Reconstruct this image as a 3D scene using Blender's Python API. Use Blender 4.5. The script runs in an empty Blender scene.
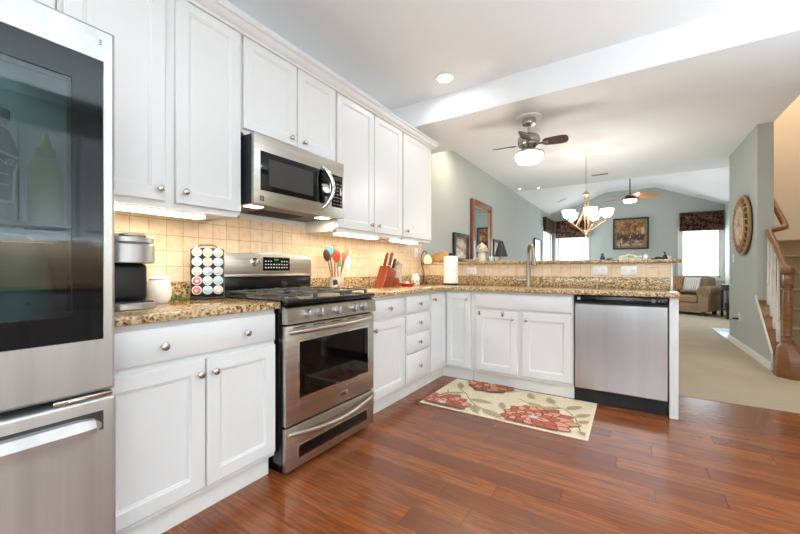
import bpy, bmesh, math, random
from mathutils import Vector, Matrix
R = math.radians
sin, cos, pi = math.sin, math.cos, math.pi
sc = bpy.context.scene
col = sc.collection
random.seed(7)

# ------------------------------------------------------------------ camera
cd = bpy.data.cameras.new('camera'); cam = bpy.data.objects.new('camera', cd); col.objects.link(cam)
cam.location = (2.1785, 0, 1.0826); cam.rotation_euler = (R(90), 0, R(32.927))
cd.sensor_width = 36; cd.lens = 36 * 356.63 / 800; cd.shift_y = (269.51 - 267) / 800
cd.clip_start = .05; cd.clip_end = 200
sc.camera = cam

# ------------------------------------------------------------------ world, daylight, exposure
w = bpy.data.worlds.new('sky'); sc.world = w; w.use_nodes = True
bg = w.node_tree.nodes['Background']; bg.inputs[0].default_value = (.86, .94, 1, 1); bg.inputs[1].default_value = 2.5
sc.view_settings.view_transform = 'Standard'; sc.view_settings.look = 'None'
sc.view_settings.gamma = 1; sc.view_settings.use_curve_mapping = False
sc.view_settings.exposure = 0.13

def lamp(name, typ, loc, power, color=(1, 1, 1), rot=(0, 0, 0), size=.1, size_y=None, spread=None):
    d = bpy.data.lights.new(name, typ); d.energy = power; d.color = color
    if typ == 'AREA':
        d.size = size
        if size_y: d.shape = 'RECTANGLE'; d.size_y = size_y
        else: d.shape = 'DISK'
        if spread: d.spread = R(spread)
    else: d.shadow_soft_size = size
    o = bpy.data.objects.new(name, d); col.objects.link(o); o.location = loc; o.rotation_euler = rot
    return o
DAY = (.86, .94, 1)
WARM = (1, .80, .55)
# daylight at the living room windows and at made-up openings behind the camera
lamp('daylight_panel', 'AREA', (2.2, -2.42, 1.65), 32, DAY, (R(90), 0, 0), 2.2, 1.2)  # daylight lamp for the invented back wall window
lamp('added_ceiling_fill', 'AREA', (4.02, .9, .95), 122, (.70, .87, 1), (pi, 0, 0), .2, 2.4, spread=135)  # added fill with no fixture, brightens the kitchen ceiling
lamp('added_dining_fill', 'AREA', (1.7, 5.9, .78), 9, (.93, .97, 1), (pi, 0, 0), .5, spread=140)  # added fill with no lamp body, lifts the dining ceiling
lamp('daylight_panel', 'AREA', (4.72, -1.35, 1.1), 36, DAY, (0, R(90), 0), 2.0, 1.5)  # daylight lamp for the invented right wall opening
lamp('daylight_panel', 'AREA', (.60, 12.85, 1.5), 26, DAY, (R(-90), 0, 0), .84, 1.3)
lamp('daylight_panel', 'AREA', (3.76, 12.85, 1.5), 26, DAY, (R(-90), 0, 0), .84, 1.3)
lamp('daylight_panel', 'AREA', (-.3, 11.75, 1.6), 36, DAY, (0, R(-90), 0), 1.3, 1.2)
lamp('daylight_panel', 'AREA', (4.6, 9.4, 1.5), 24, DAY, (0, R(90), 0), 1.6, 1.8)
# recessed ceiling cans (kitchen) and the stairwell lamp
CANS = [(.771, 2.921), (1.75, -.3), (2.6, 1.75), (3.5, 2.1), (3.6, -.6), (.4, 4.42)]
for (x, y) in CANS:
    lamp('can_lamp', 'AREA', (x, y, 2.79), 8 if y > 4 else 3.2 if y > 2.8 else 4.5, (1, .86, .66) if y > 4 else (.93, .97, 1), (0, 0, 0), .13)
lamp('stairwell_lamp', 'AREA', (4.1, 6.0, 4.9), 36, (1, .92, .80), (0, 0, 0), .5)

# ------------------------------------------------------------------ materials
def lin(c):
    f = lambda v: v / 12.92 if v <= .04045 else ((v + .055) / 1.055) ** 2.4
    return tuple(f(v / 255) for v in c) + (1,)
class NT:
    def __init__(s, m): s.t = m.node_tree; s.t.nodes.clear()
    def n(s, typ, **kw):
        o = s.t.nodes.new(typ)
        for k, v in kw.items():
            if k.startswith('i_'): o.inputs[k[2:].replace('_', ' ')].default_value = v
            else: setattr(o, k, v)
        return o
    def l(s, a, b): s.t.links.new(a, b)
    def math(s, op, a, b=None, c=None):
        o = s.t.nodes.new('ShaderNodeMath'); o.operation = op
        for i, v in enumerate((a, b, c)):
            if v is None: continue
            if isinstance(v, (int, float)): o.inputs[i].default_value = v
            else: s.l(v, o.inputs[i])
        return o.outputs[0]
    def mix(s, f, a, b, bt='MIX'):
        o = s.t.nodes.new('ShaderNodeMix'); o.data_type = 'RGBA'; o.blend_type = bt
        for i, v in ((0, f), (6, a), (7, b)):
            if isinstance(v, (int, float, tuple)): o.inputs[i].default_value = v
            else: s.l(v, o.inputs[i])
        return o.outputs[2]
    def ramp(s, f, stops, interp='LINEAR'):
        o = s.t.nodes.new('ShaderNodeValToRGB'); r = o.color_ramp; r.interpolation = interp
        while len(r.elements) < len(stops): r.elements.new(.5)
        for e, (p, c) in zip(r.elements, stops): e.position = p; e.color = c
        s.l(f, o.inputs[0]); return o.outputs[0]
    def coord(s, scale=(1, 1, 1), loc=(0, 0, 0), rot=(0, 0, 0)):
        tc = s.n('ShaderNodeTexCoord'); mp = s.n('ShaderNodeMapping')
        mp.inputs['Scale'].default_value = scale; mp.inputs['Location'].default_value = loc; mp.inputs['Rotation'].default_value = rot
        s.l(tc.outputs['Object'], mp.inputs['Vector']); return mp.outputs[0]
    def noise(s, vec, scale, detail=4, rough=.55, dist=0):
        o = s.n('ShaderNodeTexNoise'); o.inputs['Scale'].default_value = scale; o.inputs['Detail'].default_value = detail
        o.inputs['Roughness'].default_value = rough; o.inputs['Distortion'].default_value = dist
        s.l(vec, o.inputs['Vector']); return o.outputs[0]
    def bump(s, h, strength, dist=.01):
        o = s.n('ShaderNodeBump'); o.inputs['Strength'].default_value = strength; o.inputs['Distance'].default_value = dist
        s.l(h, o.inputs['Height']); return o.outputs[0]
    def out(s, sh): o = s.n('ShaderNodeOutputMaterial'); s.l(sh, o.inputs[0])
    def pbr(s, color, rough=.5, metal=0, normal=None, coat=0, spec=None, emit=None, estr=0):
        p = s.n('ShaderNodeBsdfPrincipled')
        for k, v in (('Base Color', color), ('Roughness', rough), ('Metallic', metal), ('Coat Weight', coat)):
            if isinstance(v, (int, float, tuple)): p.inputs[k].default_value = v
            else: s.l(v, p.inputs[k])
        if spec is not None: p.inputs['Specular IOR Level'].default_value = spec
        if normal is not None: s.l(normal, p.inputs['Normal'])
        if emit: p.inputs['Emission Color'].default_value = emit; p.inputs['Emission Strength'].default_value = estr
        s.out(p.outputs[0]); return p
def newmat(name):
    m = bpy.data.materials.new(name); m.use_nodes = True; return m, NT(m)
def mat(name, rgb, rough=.5, metal=0, var=.04, vs=8, bump=0, bs=200, coat=0, emit=0, spec=None):
    """plain procedural material: a base colour with a little noise, optional fine bump"""
    m, t = newmat(name); c = lin(rgb); v = t.coord()
    n = t.noise(v, vs, 3)
    lo = tuple(x * (1 - var) for x in c[:3]) + (1,); hi = tuple(min(1, x * (1 + var)) for x in c[:3]) + (1,)
    cc = t.ramp(n, [(.3, lo), (.7, hi)])
    nm = t.bump(t.noise(v, bs, 2), bump, .003) if bump else None
    t.pbr(cc, rough, metal, nm, coat, spec, c if emit else None, emit)
    return m
def steel(name, rgb, rough, stretch, metal=1):
    m, t = newmat(name); c = lin(rgb)
    n = t.noise(t.coord(stretch), 1, 3, .6)
    lo = tuple(x * .87 for x in c[:3]) + (1,); hi = tuple(min(1, x * 1.10) for x in c[:3]) + (1,)
    rr = t.math('MULTIPLY_ADD', n, .10, rough - .05)
    t.pbr(t.ramp(n, [(.3, lo), (.7, hi)]), rr, metal); return m
def tile(name, axis, phase):
    m, t = newmat(name); tc = t.n('ShaderNodeTexCoord'); sp = t.n('ShaderNodeSeparateXYZ'); t.l(tc.outputs['Object'], sp.inputs[0])
    cb = t.n('ShaderNodeCombineXYZ'); P = .0873
    t.l(t.math('DIVIDE', t.math('SUBTRACT', sp.outputs[axis], phase), P), cb.inputs[0])
    t.l(t.math('DIVIDE', t.math('SUBTRACT', sp.outputs[2], 1.0117), P), cb.inputs[1])
    def hm(sc_):
        b = t.n('ShaderNodeTexBrick'); b.offset = 0; b.squash = 1
        for k, v in (('Scale', 1), ('Brick Width', 1), ('Row Height', 1), ('Mortar Size', .022), ('Mortar Smooth', .3), ('Bias', 0)): b.inputs[k].default_value = v
        t.l(cb.outputs[0], b.inputs['Vector']); return b
    b = hm(1)
    b.inputs['Color1'].default_value = lin((238, 214, 186)); b.inputs['Color2'].default_value = lin((230, 203, 170)); b.inputs['Mortar'].default_value = lin((186, 160, 122))
    n = t.noise(tc.outputs['Object'], 22, 5, .65)
    mo = t.ramp(n, [(.35, (.86, .81, .74, 1)), (.6, (1, 1, 1, 1))])
    cc = t.mix(.75, b.outputs['Color'], mo, 'MULTIPLY')
    h = t.math('SUBTRACT', t.math('MULTIPLY', n, .15), b.outputs['Fac'])
    t.pbr(cc, .42, 0, t.bump(h, .5, .004)); return m
def granite(name):
    m, t = newmat(name); v = t.coord()
    n1 = t.noise(v, 42, 6, .72, .6); n2 = t.noise(v, 120, 4, .6)
    vo = t.n('ShaderNodeTexVoronoi'); vo.inputs['Scale'].default_value = 75; t.l(v, vo.inputs['Vector'])
    f = t.math('ADD', t.math('MULTIPLY', n1, .72), t.math('MULTIPLY', vo.outputs['Distance'], .38))
    f = t.math('ADD', f, t.math('MULTIPLY_ADD', n2, .3, -.19))
    cc = t.ramp(f, [(.30, lin((42, 30, 24))), (.39, lin((98, 70, 46))), (.46, lin((158, 124, 82))), (.56, lin((194, 164, 120))), (.68, lin((222, 204, 170))), (.8, lin((140, 104, 66)))])
    t.pbr(cc, .10, 0, None, 0, .5); return m
def woodfloor(name):
    m, t = newmat(name); tc = t.n('ShaderNodeTexCoord'); sp = t.n('ShaderNodeSeparateXYZ'); t.l(tc.outputs['Object'], sp.inputs[0])
    W, L = .127, 1.15
    yy = t.math('DIVIDE', sp.outputs[1], W); row = t.math('FLOOR', yy)
    wn = t.n('ShaderNodeTexWhiteNoise'); wn.noise_dimensions = '1D'; t.l(row, wn.inputs['W'])
    xs = t.math('ADD', t.math('DIVIDE', sp.outputs[0], L), t.math('MULTIPLY', wn.outputs[0], 7))
    pid = t.math('FLOOR', xs); cb = t.n('ShaderNodeCombineXYZ'); t.l(row, cb.inputs[0]); t.l(pid, cb.inputs[1])
    w2 = t.n('ShaderNodeTexWhiteNoise'); w2.noise_dimensions = '2D'; t.l(cb.outputs[0], w2.inputs['Vector'])
    fy = t.math('FRACT', yy); fx = t.math('FRACT', xs)
    gy = t.math('LESS_THAN', t.math('MINIMUM', fy, t.math('SUBTRACT', 1, fy)), .010)
    gx = t.math('LESS_THAN', t.math('MINIMUM', fx, t.math('SUBTRACT', 1, fx)), .0018)
    g = t.math('MAXIMUM', gy, gx)
    c2 = t.n('ShaderNodeCombineXYZ')
    t.l(t.math('ADD', t.math('MULTIPLY', sp.outputs[0], 1.6), t.math('MULTIPLY', w2.outputs[0], 40)), c2.inputs[0])
    t.l(t.math('MULTIPLY', sp.outputs[1], 15), c2.inputs[1])
    gr = t.noise(c2.outputs[0], 2.2, 6, .65, 1.1)
    wv = t.n('ShaderNodeTexWave'); wv.bands_direction = 'Y'; wv.inputs['Scale'].default_value = .9; wv.inputs['Distortion'].default_value = 9; wv.inputs['Detail'].default_value = 3; wv.inputs['Detail Scale'].default_value = .8
    t.l(c2.outputs[0], wv.inputs['Vector'])
    base = t.ramp(w2.outputs[0], [(0, lin((122, 60, 27))), (.35, lin((147, 77, 35))), (.7, lin((162, 89, 42))), (1, lin((132, 66, 30)))])
    cc = t.mix(t.math('MULTIPLY', t.ramp(gr, [(.38, (1, 1, 1, 1)), (.60, (0, 0, 0, 1))]), .6), base, lin((92, 54, 34)))
    cc = t.mix(t.math('MULTIPLY', t.ramp(wv.outputs['Fac'], [(.6, (0, 0, 0, 1)), (.95, (1, 1, 1, 1))]), .42), cc, lin((98, 58, 36)))
    cc = t.mix(t.math('MULTIPLY', g, .5), cc, lin((52, 26, 15)))
    h = t.math('SUBTRACT', t.math('MULTIPLY', gr, .10), g)
    rr = t.math('MULTIPLY_ADD', gr, .12, .16)
    t.pbr(cc, rr, 0, t.bump(h, .25, .002), .2, .5); return m
def wood(name, c1, c2, rough=.35, scale=(3, 3, 30), coat=.2):
    m, t = newmat(name); n = t.noise(t.coord(scale), 2.5, 5, .6, 1.2)
    t.pbr(t.ramp(n, [(.3, lin(c1)), (.7, lin(c2))]), rough, 0, t.bump(n, .06, .003), coat); return m
def carpet(name, c1, c2):
    m, t = newmat(name); v = t.coord(); n = t.noise(v, 260, 4, .7); n2 = t.noise(v, 2.2, 3)
    cc = t.mix(.35, t.ramp(n, [(.3, lin(c1)), (.7, lin(c2))]), t.ramp(n2, [(.35, lin(c1)), (.65, lin(c2))]))
    t.pbr(cc, .95, 0, t.bump(n, .5, .006), 0, .1); return m
def glass(name, tint=(1, 1, 1, 1), rough=.0, ior=1.45):
    m, t = newmat(name); tr = t.n('ShaderNodeBsdfTransparent'); tr.inputs[0].default_value = tint
    gl = t.n('ShaderNodeBsdfGlossy'); gl.inputs['Roughness'].default_value = rough
    fr = t.n('ShaderNodeFresnel'); fr.inputs['IOR'].default_value = ior
    geo = t.n('ShaderNodeNewGeometry'); f_ = t.math('MULTIPLY', fr.outputs[0], t.math('SUBTRACT', 1, geo.outputs['Backfacing']))
    mx = t.n('ShaderNodeMixShader'); t.l(f_, mx.inputs[0]); t.l(tr.outputs[0], mx.inputs[1]); t.l(gl.outputs[0], mx.inputs[2])
    t.out(mx.outputs[0]); return m
def emis(name, rgb, strength):
    m, t = newmat(name); e = t.n('ShaderNodeEmission'); e.inputs[0].default_value = lin(rgb); e.inputs[1].default_value = strength; t.out(e.outputs[0]); return m
def fabric(name, stops, scale=7, rough=.9, dist=1.5):
    m, t = newmat(name); v = t.coord(); n = t.noise(v, scale, 5, .65, dist)
    t.pbr(t.ramp(n, [(p, lin(c)) for p, c in stops]), rough, 0, t.bump(t.noise(v, 300, 2), .2, .003), 0, .2); return m
def picture(name, axis, c0, c1, z0, z1):
    """an invented autumn landscape: brown wood above, pale animals-and-snow toned band below"""
    m, t = newmat(name); v = t.coord(); tc = t.n('ShaderNodeTexCoord'); sp = t.n('ShaderNodeSeparateXYZ'); t.l(tc.outputs['Object'], sp.inputs[0])
    h = t.math('DIVIDE', t.math('SUBTRACT', sp.outputs[2], z0), z1 - z0)
    n = t.noise(v, 5, 6, .62, 1.2); n2 = t.noise(v, 9, 4, .6, .8)
    up = t.ramp(n, [(.34, lin((66, 42, 28))), (.46, lin((126, 84, 48))), (.56, lin((178, 128, 72))), (.68, lin((216, 184, 140)))])
    lo = t.ramp(n2, [(.38, lin((96, 62, 50))), (.5, lin((164, 138, 114))), (.66, lin((214, 194, 170)))])
    md = t.ramp(n2, [(.44, lin((52, 30, 24))), (.58, lin((110, 66, 48))), (.66, lin((216, 200, 186)))])
    c = t.mix(t.ramp(t.math('ADD', h, t.math('MULTIPLY_ADD', n, .2, -.1)), [(.46, (1, 1, 1, 1)), (.54, (0, 0, 0, 1))]), up, md)
    c = t.mix(t.ramp(t.math('ADD', h, t.math('MULTIPLY_ADD', n, .2, -.1)), [(.2, (1, 1, 1, 1)), (.27, (0, 0, 0, 1))]), c, lo)
    t.pbr(c, .5); return m

CAB = mat('white_cabinet_paint', (226, 225, 223), .32, 0, .01, 3)
CEIL = mat('ceiling_paint', (240, 240, 240), .9, 0, .01, 2)
TRIM = mat('white_trim_paint', (238, 236, 230), .4, 0, .01, 3)
SAGE = mat('sage_wall_paint', (182, 187, 181), .75, 0, .015, 2)
BEIGE = mat('warm_beige_wall_paint', (226, 212, 192), .8, 0, .015, 2)
FLOOR = woodfloor('hardwood_planks'); CARP = carpet('beige_carpet', (176, 160, 138), (196, 180, 158)); SCARP = carpet('stair_carpet', (150, 128, 98), (176, 154, 122))
GRAN = granite('speckled_granite'); TILEY = tile('cream_tile_side', 1, .786); TILEX = tile('cream_tile_bar', 0, .981)
STV = steel('brushed_steel_vertical', (188, 186, 183), .34, (14, 14, .5), .72); STH = steel('brushed_steel_horizontal', (192, 186, 176), .32, (60, 1.5, 60))
STW = steel('brushed_steel_washer', (203, 203, 203), .30, (5, 5, .2))
NICK = mat('satin_nickel', (188, 182, 174), .25, 1); CHROME = mat('polished_steel', (215, 213, 210), .12, 1); BRONZE = mat('aged_bronze', (104, 76, 48), .4, .8)
GOLD = mat('antique_brass', (196, 160, 126), .35, .85)
BLK = mat('black_enamel', (16, 16, 18), .18); BLKM = mat('black_plastic', (24, 24, 26), .45); BLKG = mat('black_glass', (8, 8, 9), .05, spec=.35); IRON = mat('cast_iron', (84, 81, 77), .3, 0, .1, 40)
DKGREY = mat('dark_grey_metal', (62, 68, 76), .4, .5)
WHITEP = mat('white_plastic', (240, 238, 234), .4); PODW = mat('pod_rim_white', (218, 216, 212), .4); CERAM = mat('white_ceramic', (240, 236, 228), .15); CREAM = mat('cream_ceramic', (228, 216, 188), .25)
PANE = glass('window_glass', (.97, .99, 1, 1)); FRGL = glass('smoked_fridge_glass', (.34, .45, .45, 1), 0, 1.6)
LED = emis('under_cabinet_tube', (255, 244, 214), 5.0); BULB = emis('lit_frosted_glass', (255, 248, 236), 8); CANL = emis('can_lens', (255, 250, 240), 4); WARMB = emis('warm_lit_glass', (250, 240, 196), 1.0)
GREENLED = emis('green_digits', (90, 230, 120), .7)
OAK = wood('stained_oak', (104, 64, 34), (148, 98, 56)); OAKV = wood('golden_oak', (150, 96, 50), (190, 132, 76))
CHERRY = wood('cherry_wood', (120, 44, 18), (160, 66, 30), .3); WALNUT = wood('mirror_frame_wood', (96, 46, 22), (150, 84, 46), .3); DARKW = wood('dark_espresso_wood', (30, 18, 15), (48, 30, 25), .3)
BEECH = wood('beech_wood', (140, 88, 48), (170, 114, 68), .45); BLADE = wood('walnut_blade', (50, 34, 32), (82, 54, 48), .35, (30, 3, 3)); BLADE2 = wood('oak_blade', (160, 100, 54), (200, 140, 84), .4, (30, 3, 3))

# ------------------------------------------------------------------ mesh helpers
WL = {}
class MB:
    def __init__(s): s.bm = bmesh.new()
    def merge(s, t, mi=0, M=None):
        if M is not None: bmesh.ops.transform(t, matrix=M, verts=t.verts[:])
        for f in t.faces: f.material_index = mi
        me = bpy.data.meshes.new('tmp'); t.to_mesh(me); t.free(); s.bm.from_mesh(me); bpy.data.meshes.remove(me); return s
    def box(s, x0, x1, y0, y1, z0, z1, b=0, seg=2, mi=0, M=None):
        t = bmesh.new(); bmesh.ops.create_cube(t, size=1)
        for v in t.verts: v.co = Vector(((x0 + x1) / 2 + v.co.x * (x1 - x0), (y0 + y1) / 2 + v.co.y * (y1 - y0), (z0 + z1) / 2 + v.co.z * (z1 - z0)))
        if b: bmesh.ops.bevel(t, geom=t.edges[:], offset=min(b, .49 * min(x1 - x0, y1 - y0, z1 - z0)), segments=seg, affect='EDGES', profile=.5)
        return s.merge(t, mi, M)
    def rings(s, rings, closed=True, caps=True, mi=0):
        t = bmesh.new(); vs = [[t.verts.new(p) for p in r] for r in rings]; n = len(vs[0])
        for a, b in zip(vs, vs[1:]):
            for i in range(n if closed else n - 1): t.faces.new((a[i], a[(i + 1) % n], b[(i + 1) % n], b[i]))
        if caps:
            t.faces.new(vs[0][::-1]); t.faces.new(vs[-1])
        bmesh.ops.remove_doubles(t, verts=t.verts[:], dist=1e-6)
        bmesh.ops.recalc_face_normals(t, faces=t.faces[:])
        return s.merge(t, mi)
    def rev(s, m, a, b, prof, n=24, mi=0):
        """surface of revolution about the line (a, b) along the third axis of the mapping m"""
        return s.rings([[m(a + r * cos(2 * pi * i / n), b + r * sin(2 * pi * i / n), c) for i in range(n)] for r, c in prof], mi=mi)
    def lathe(s, x, y, prof, n=28, mi=0): return s.rev(lambda a, b, c: (a, b, c), x, y, [(max(r, 1e-4), z) for r, z in prof], n, mi)
    def tube(s, pts, r, n=10, mi=0, flat=1.0):
        pts = [Vector(p) for p in pts]; rr = r if isinstance(r, (list, tuple)) else [r] * len(pts); rings = []; up = None
        for i, p in enumerate(pts):
            d = (pts[min(i + 1, len(pts) - 1)] - pts[max(i - 1, 0)]).normalized()
            if up is None: up = Vector((0, 0, 1)) if abs(d.z) < .9 else Vector((1, 0, 0))
            sd = d.cross(up).normalized(); up = sd.cross(d).normalized()
            rings.append([p + (sd * cos(2 * pi * k / n) + up * sin(2 * pi * k / n) * flat) * rr[i] for k in range(n)])
        return s.rings(rings, mi=mi)
    def cyl(s, p0, p1, r, r1=None, n=20, mi=0): return s.tube([p0, p1], [r, r if r1 is None else r1], n, mi)
    def ell(s, c, rad, mi=0, n=16, M=None):
        t = bmesh.new(); bmesh.ops.create_uvsphere(t, u_segments=n + 4, v_segments=n, radius=1)
        for v in t.verts: v.co = Vector((v.co.x * rad[0], v.co.y * rad[1], v.co.z * rad[2]))
        if M is not None: bmesh.ops.transform(t, matrix=M, verts=t.verts[:])
        bmesh.ops.translate(t, vec=Vector(c), verts=t.verts[:]); return s.merge(t, mi)
    def torus(s, m, a, b, c, Rr, r, n=40, k=10, mi=0, sq=1):
        t = bmesh.new(); vs = []
        for i in range(n):
            th = 2 * pi * i / n
            vs.append([t.verts.new(m(a + (Rr + r * cos(2 * pi * j / k)) * cos(th), b + (Rr + r * cos(2 * pi * j / k)) * sin(th) , c + r * sq * sin(2 * pi * j / k))) for j in range(k)])
        for i in range(n):
            for j in range(k): t.faces.new((vs[i][j], vs[(i + 1) % n][j], vs[(i + 1) % n][(j + 1) % k], vs[i][(j + 1) % k]))
        bmesh.ops.recalc_face_normals(t, faces=t.faces[:]); return s.merge(t, mi)
    def prism(s, poly, m, c0, c1, mi=0, b=0):
        t = bmesh.new(); A = [t.verts.new(m(p[0], p[1], c0)) for p in poly]; B = [t.verts.new(m(p[0], p[1], c1)) for p in poly]; n = len(poly)
        t.faces.new(A[::-1]); t.faces.new(B)
        for i in range(n): t.faces.new((A[i], A[(i + 1) % n], B[(i + 1) % n], B[i]))
        bmesh.ops.recalc_face_normals(t, faces=t.faces[:])
        if b: bmesh.ops.bevel(t, geom=t.edges[:], offset=b, segments=2, affect='EDGES', profile=.5)
        return s.merge(t, mi)
    def poly(s, pts, mi=0):
        t = bmesh.new(); t.faces.new([t.verts.new(p) for p in pts]); return s.merge(t, mi)
    def text(s, body, size, m, a, b, c, mi=0, th=.0006):
        cu = bpy.data.curves.new('tmp', 'FONT'); cu.body = body; cu.size = size; cu.extrude = th / 2; cu.align_x = 'CENTER'; cu.align_y = 'CENTER'
        o = bpy.data.objects.new('tmp', cu); col.objects.link(o); dg = bpy.context.evaluated_depsgraph_get(); dg.update()
        me = bpy.data.meshes.new_from_object(o.evaluated_get(dg)); t = bmesh.new(); t.from_mesh(me)
        for v in t.verts: v.co = Vector(m(a + v.co.x, b + v.co.y, c + v.co.z + th / 2))
        bpy.data.objects.remove(o); bpy.data.curves.remove(cu); bpy.data.meshes.remove(me); return s.merge(t, mi)
    def build(s, name, mats, parent=None, local=False, ang=38, smooth=True):
        me = bpy.data.meshes.new(name)
        if parent is not None and not local:
            bmesh.ops.translate(s.bm, vec=-WL[parent.name], verts=s.bm.verts[:])
        s.bm.to_mesh(me); s.bm.free()
        for m in (mats if isinstance(mats, (list, tuple)) else [mats]): me.materials.append(m)
        if smooth and len(me.polygons):
            me.polygons.foreach_set('use_smooth', [True] * len(me.polygons)); me.set_sharp_from_angle(angle=R(ang))
        o = bpy.data.objects.new(name, me); col.objects.link(o)
        if parent is not None: o.parent = parent
        WL[o.name] = WL[parent.name].copy() if parent is not None else Vector((0, 0, 0))
        return o
def tag(o, label, cat, group=None):
    o['label'] = label; o['category'] = cat
    if group: o['group'] = group
    return o
def thing(name, label, cat, loc=(0, 0, 0), rotz=0, group=None):
    o = bpy.data.objects.new(name, None); col.objects.link(o); o.location = loc; o.rotation_euler = (0, 0, rotz); o.empty_display_size = .1
    WL[o.name] = Vector(loc); return tag(o, label, cat, group)
def solo(mb, name, mats, label, cat, loc, group=None, **kw):
    """a thing that is one mesh, its origin at loc"""
    bmesh.ops.translate(mb.bm, vec=-Vector(loc), verts=mb.bm.verts[:]); o = mb.build(name, mats, **kw); o.location = loc; return tag(o, label, cat, group)
def struct(name, mb, mats, **kw):
    o = mb.build(name, mats, **kw); o['kind'] = 'structure'; return o
def dup(root, loc, label, rotz=None):
    r = root.copy(); col.objects.link(r); r.location = loc; r['label'] = label
    if rotz is not None: r.rotation_euler = (0, 0, rotz)
    for ch in list(root.children):
        c = ch.copy(); col.objects.link(c); c.parent = r
        for g in ch.children:
            d = g.copy(); col.objects.link(d); d.parent = c
    return r
FX = lambda X: (lambda a, b, c: (X + c, a, b))      # a face looking +x: a = y, b = z
FMX = lambda X: (lambda a, b, c: (X - c, a, b))     # looking -x
FY = lambda Y: (lambda a, b, c: (a, Y - c, b))      # looking -y: a = x, b = z
FPY = lambda Y: (lambda a, b, c: (a, Y + c, b))
FZ = lambda a, b, c: (a, b, c)
def rect(m, a0, a1, b0, b1, c): return [m(a0, b0, c), m(a1, b0, c), m(a1, b1, c), m(a0, b1, c)]
def door_mb(m, a0, a1, b0, b1, t=.02, fr=.058, rec=.009):
    s = MB(); e = .003
    s.rings([rect(m, a0, a1, b0, b1, .001), rect(m, a0, a1, b0, b1, t - e), rect(m, a0 + e, a1 - e, b0 + e, b1 - e, t),
             rect(m, a0 + fr, a1 - fr, b0 + fr, b1 - fr, t), rect(m, a0 + fr + .004, a1 - fr - .004, b0 + fr + .004, b1 - fr - .004, t - .004),
             rect(m, a0 + fr + .010, a1 - fr - .010, b0 + fr + .010, b1 - fr - .010, t - .005), rect(m, a0 + fr + .013, a1 - fr - .013, b0 + fr + .013, b1 - fr - .013, t - rec)]); return s
def slab_mb(m, a0, a1, b0, b1, t=.02, e=.007):
    s = MB(); s.rings([rect(m, a0, a1, b0, b1, .001), rect(m, a0, a1, b0, b1, t - e * .7), rect(m, a0 + e, a1 - e, b0 + e, b1 - e, t)]); return s
KP = [(.0001, 0), (.009, 0), (.0085, .002), (.0052, .004), (.0048, .012), (.009, .015), (.0145, .018), (.0158, .022), (.0145, .026), (.009, .0295), (.0001, .0305)]
def knob(m, a, b, parent, c=.021):
    s = MB(); s.rev(m, a, b, [(r, c + z) for r, z in KP], 18); return s.build('knob', NICK, parent)

# ------------------------------------------------------------------ room shell
H1, H2 = 2.81, 2.566
struct('floor', MB().box(-.1, 4.7, -2.4, 3.88, -.1, 0), FLOOR)
struct('floor_living', MB().box(-.1, 4.7, 3.88, 12.8, -.1, .004), CARP)
struct('wall_kitchen_left', MB().box(-.1, 0, -2.4, 3.484, 0, 3.6), CEIL)
s = MB(); s.box(-.1, 0, 3.484, 11.13, 0, 3.6).box(-.1, 0, 12.37, 12.7, 0, 3.6).box(-.1, 0, 11.13, 12.37, 0, .93).box(-.1, 0, 11.13, 12.37, 2.28, 3.6)
struct('wall_left', s, SAGE)
s = MB(); Y0, Y1 = 12.56, 12.68
s.box(0, .18, Y0, Y1, 0, 3.6).box(1.02, 3.345, Y0, Y1, 0, 3.6).box(4.18, 4.4, Y0, Y1, 0, 3.6)
for a, b in ((.18, 1.02), (3.345, 4.18)): s.box(a, b, Y0, Y1, 0, .86).box(a, b, Y0, Y1, 2.2, 3.6)
struct('wall_far', s, SAGE)
s = MB(); s.box(4.25, 4.35, 7.3, 8.5, 0, 3.6).box(4.25, 4.35, 8.5, 10.3, 0, .6).box(4.25, 4.35, 8.5, 10.3, 2.3, 3.6).box(4.25, 4.35, 10.3, 12.56, 0, 3.6)
struct('wall_living_right', s, SAGE)
struct('wall_right', MB().box(4.56, 4.68, -.56, 4.6, 0, H1).box(4.56, 4.68, -2.4, -2.14, 0, H1).box(4.56, 4.68, -2.14, -.56, 2.14, H1).box(4.56, 4.68, -2.14, -.56, 0, .05), SAGE)
s = MB(); s.box(-.1, 1.1, -2.4, -2.3, 0, H1).box(3.3, 4.68, -2.4, -2.3, 0, H1).box(1.1, 3.3, -2.4, -2.3, 2.25, H1).box(1.1, 3.3, -2.4, -2.3, 0, 1.05)
struct('wall_back', s, SAGE)
# stair wall, knee wall and the stairwell
s = MB(); s.box(3.44, 3.58, 5.87, 7.301, 0, H1)
s.prism([(5.33, 0), (5.87, 0), (5.87, .70), (5.33, .185)], lambda a, b, c: (c, a, b), 3.44, 3.58)
struct('wall_stair', s, SAGE)
s = MB(); s.box(3.581, 4.68, 7.2, 7.3, 0, 5.2).box(3.46, 3.581, 7.2, 7.3, H1 + .11, 5.2).box(4.56, 4.68, 4.6, 7.2, 0, 5.2).box(3.58, 4.56, 4.6, 4.7, H1 + .1, 5.2).box(3.46, 3.58, 4.6, 7.2, H1 + .1, 5.2).box(3.46, 4.68, 4.6, 7.3, 5.2, 5.3)
struct('wall_stairwell', s, BEIGE)
struct('ceiling', MB().box(-.1, 4.68, -2.4, 3.196, H1, H1 + .1), CEIL)
struct('ceiling_soffit', MB().box(0, 4.56, 3.196, 4.06, H2, H1 + .1), CEIL)
s = MB(); s.box(0, 4.56, 4.06, 4.7, H1, H1 + .1).box(0, 3.58, 4.7, 7.3, H1, H1 + .1).box(0, 4.25, 7.301, 8.05, H1, H1 + .1)
struct('ceiling_dining', s, CEIL)
VZ = 3.437; P = [(0, H1), (1.55, VZ), (2.77, VZ), (4.25, H1)]
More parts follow.
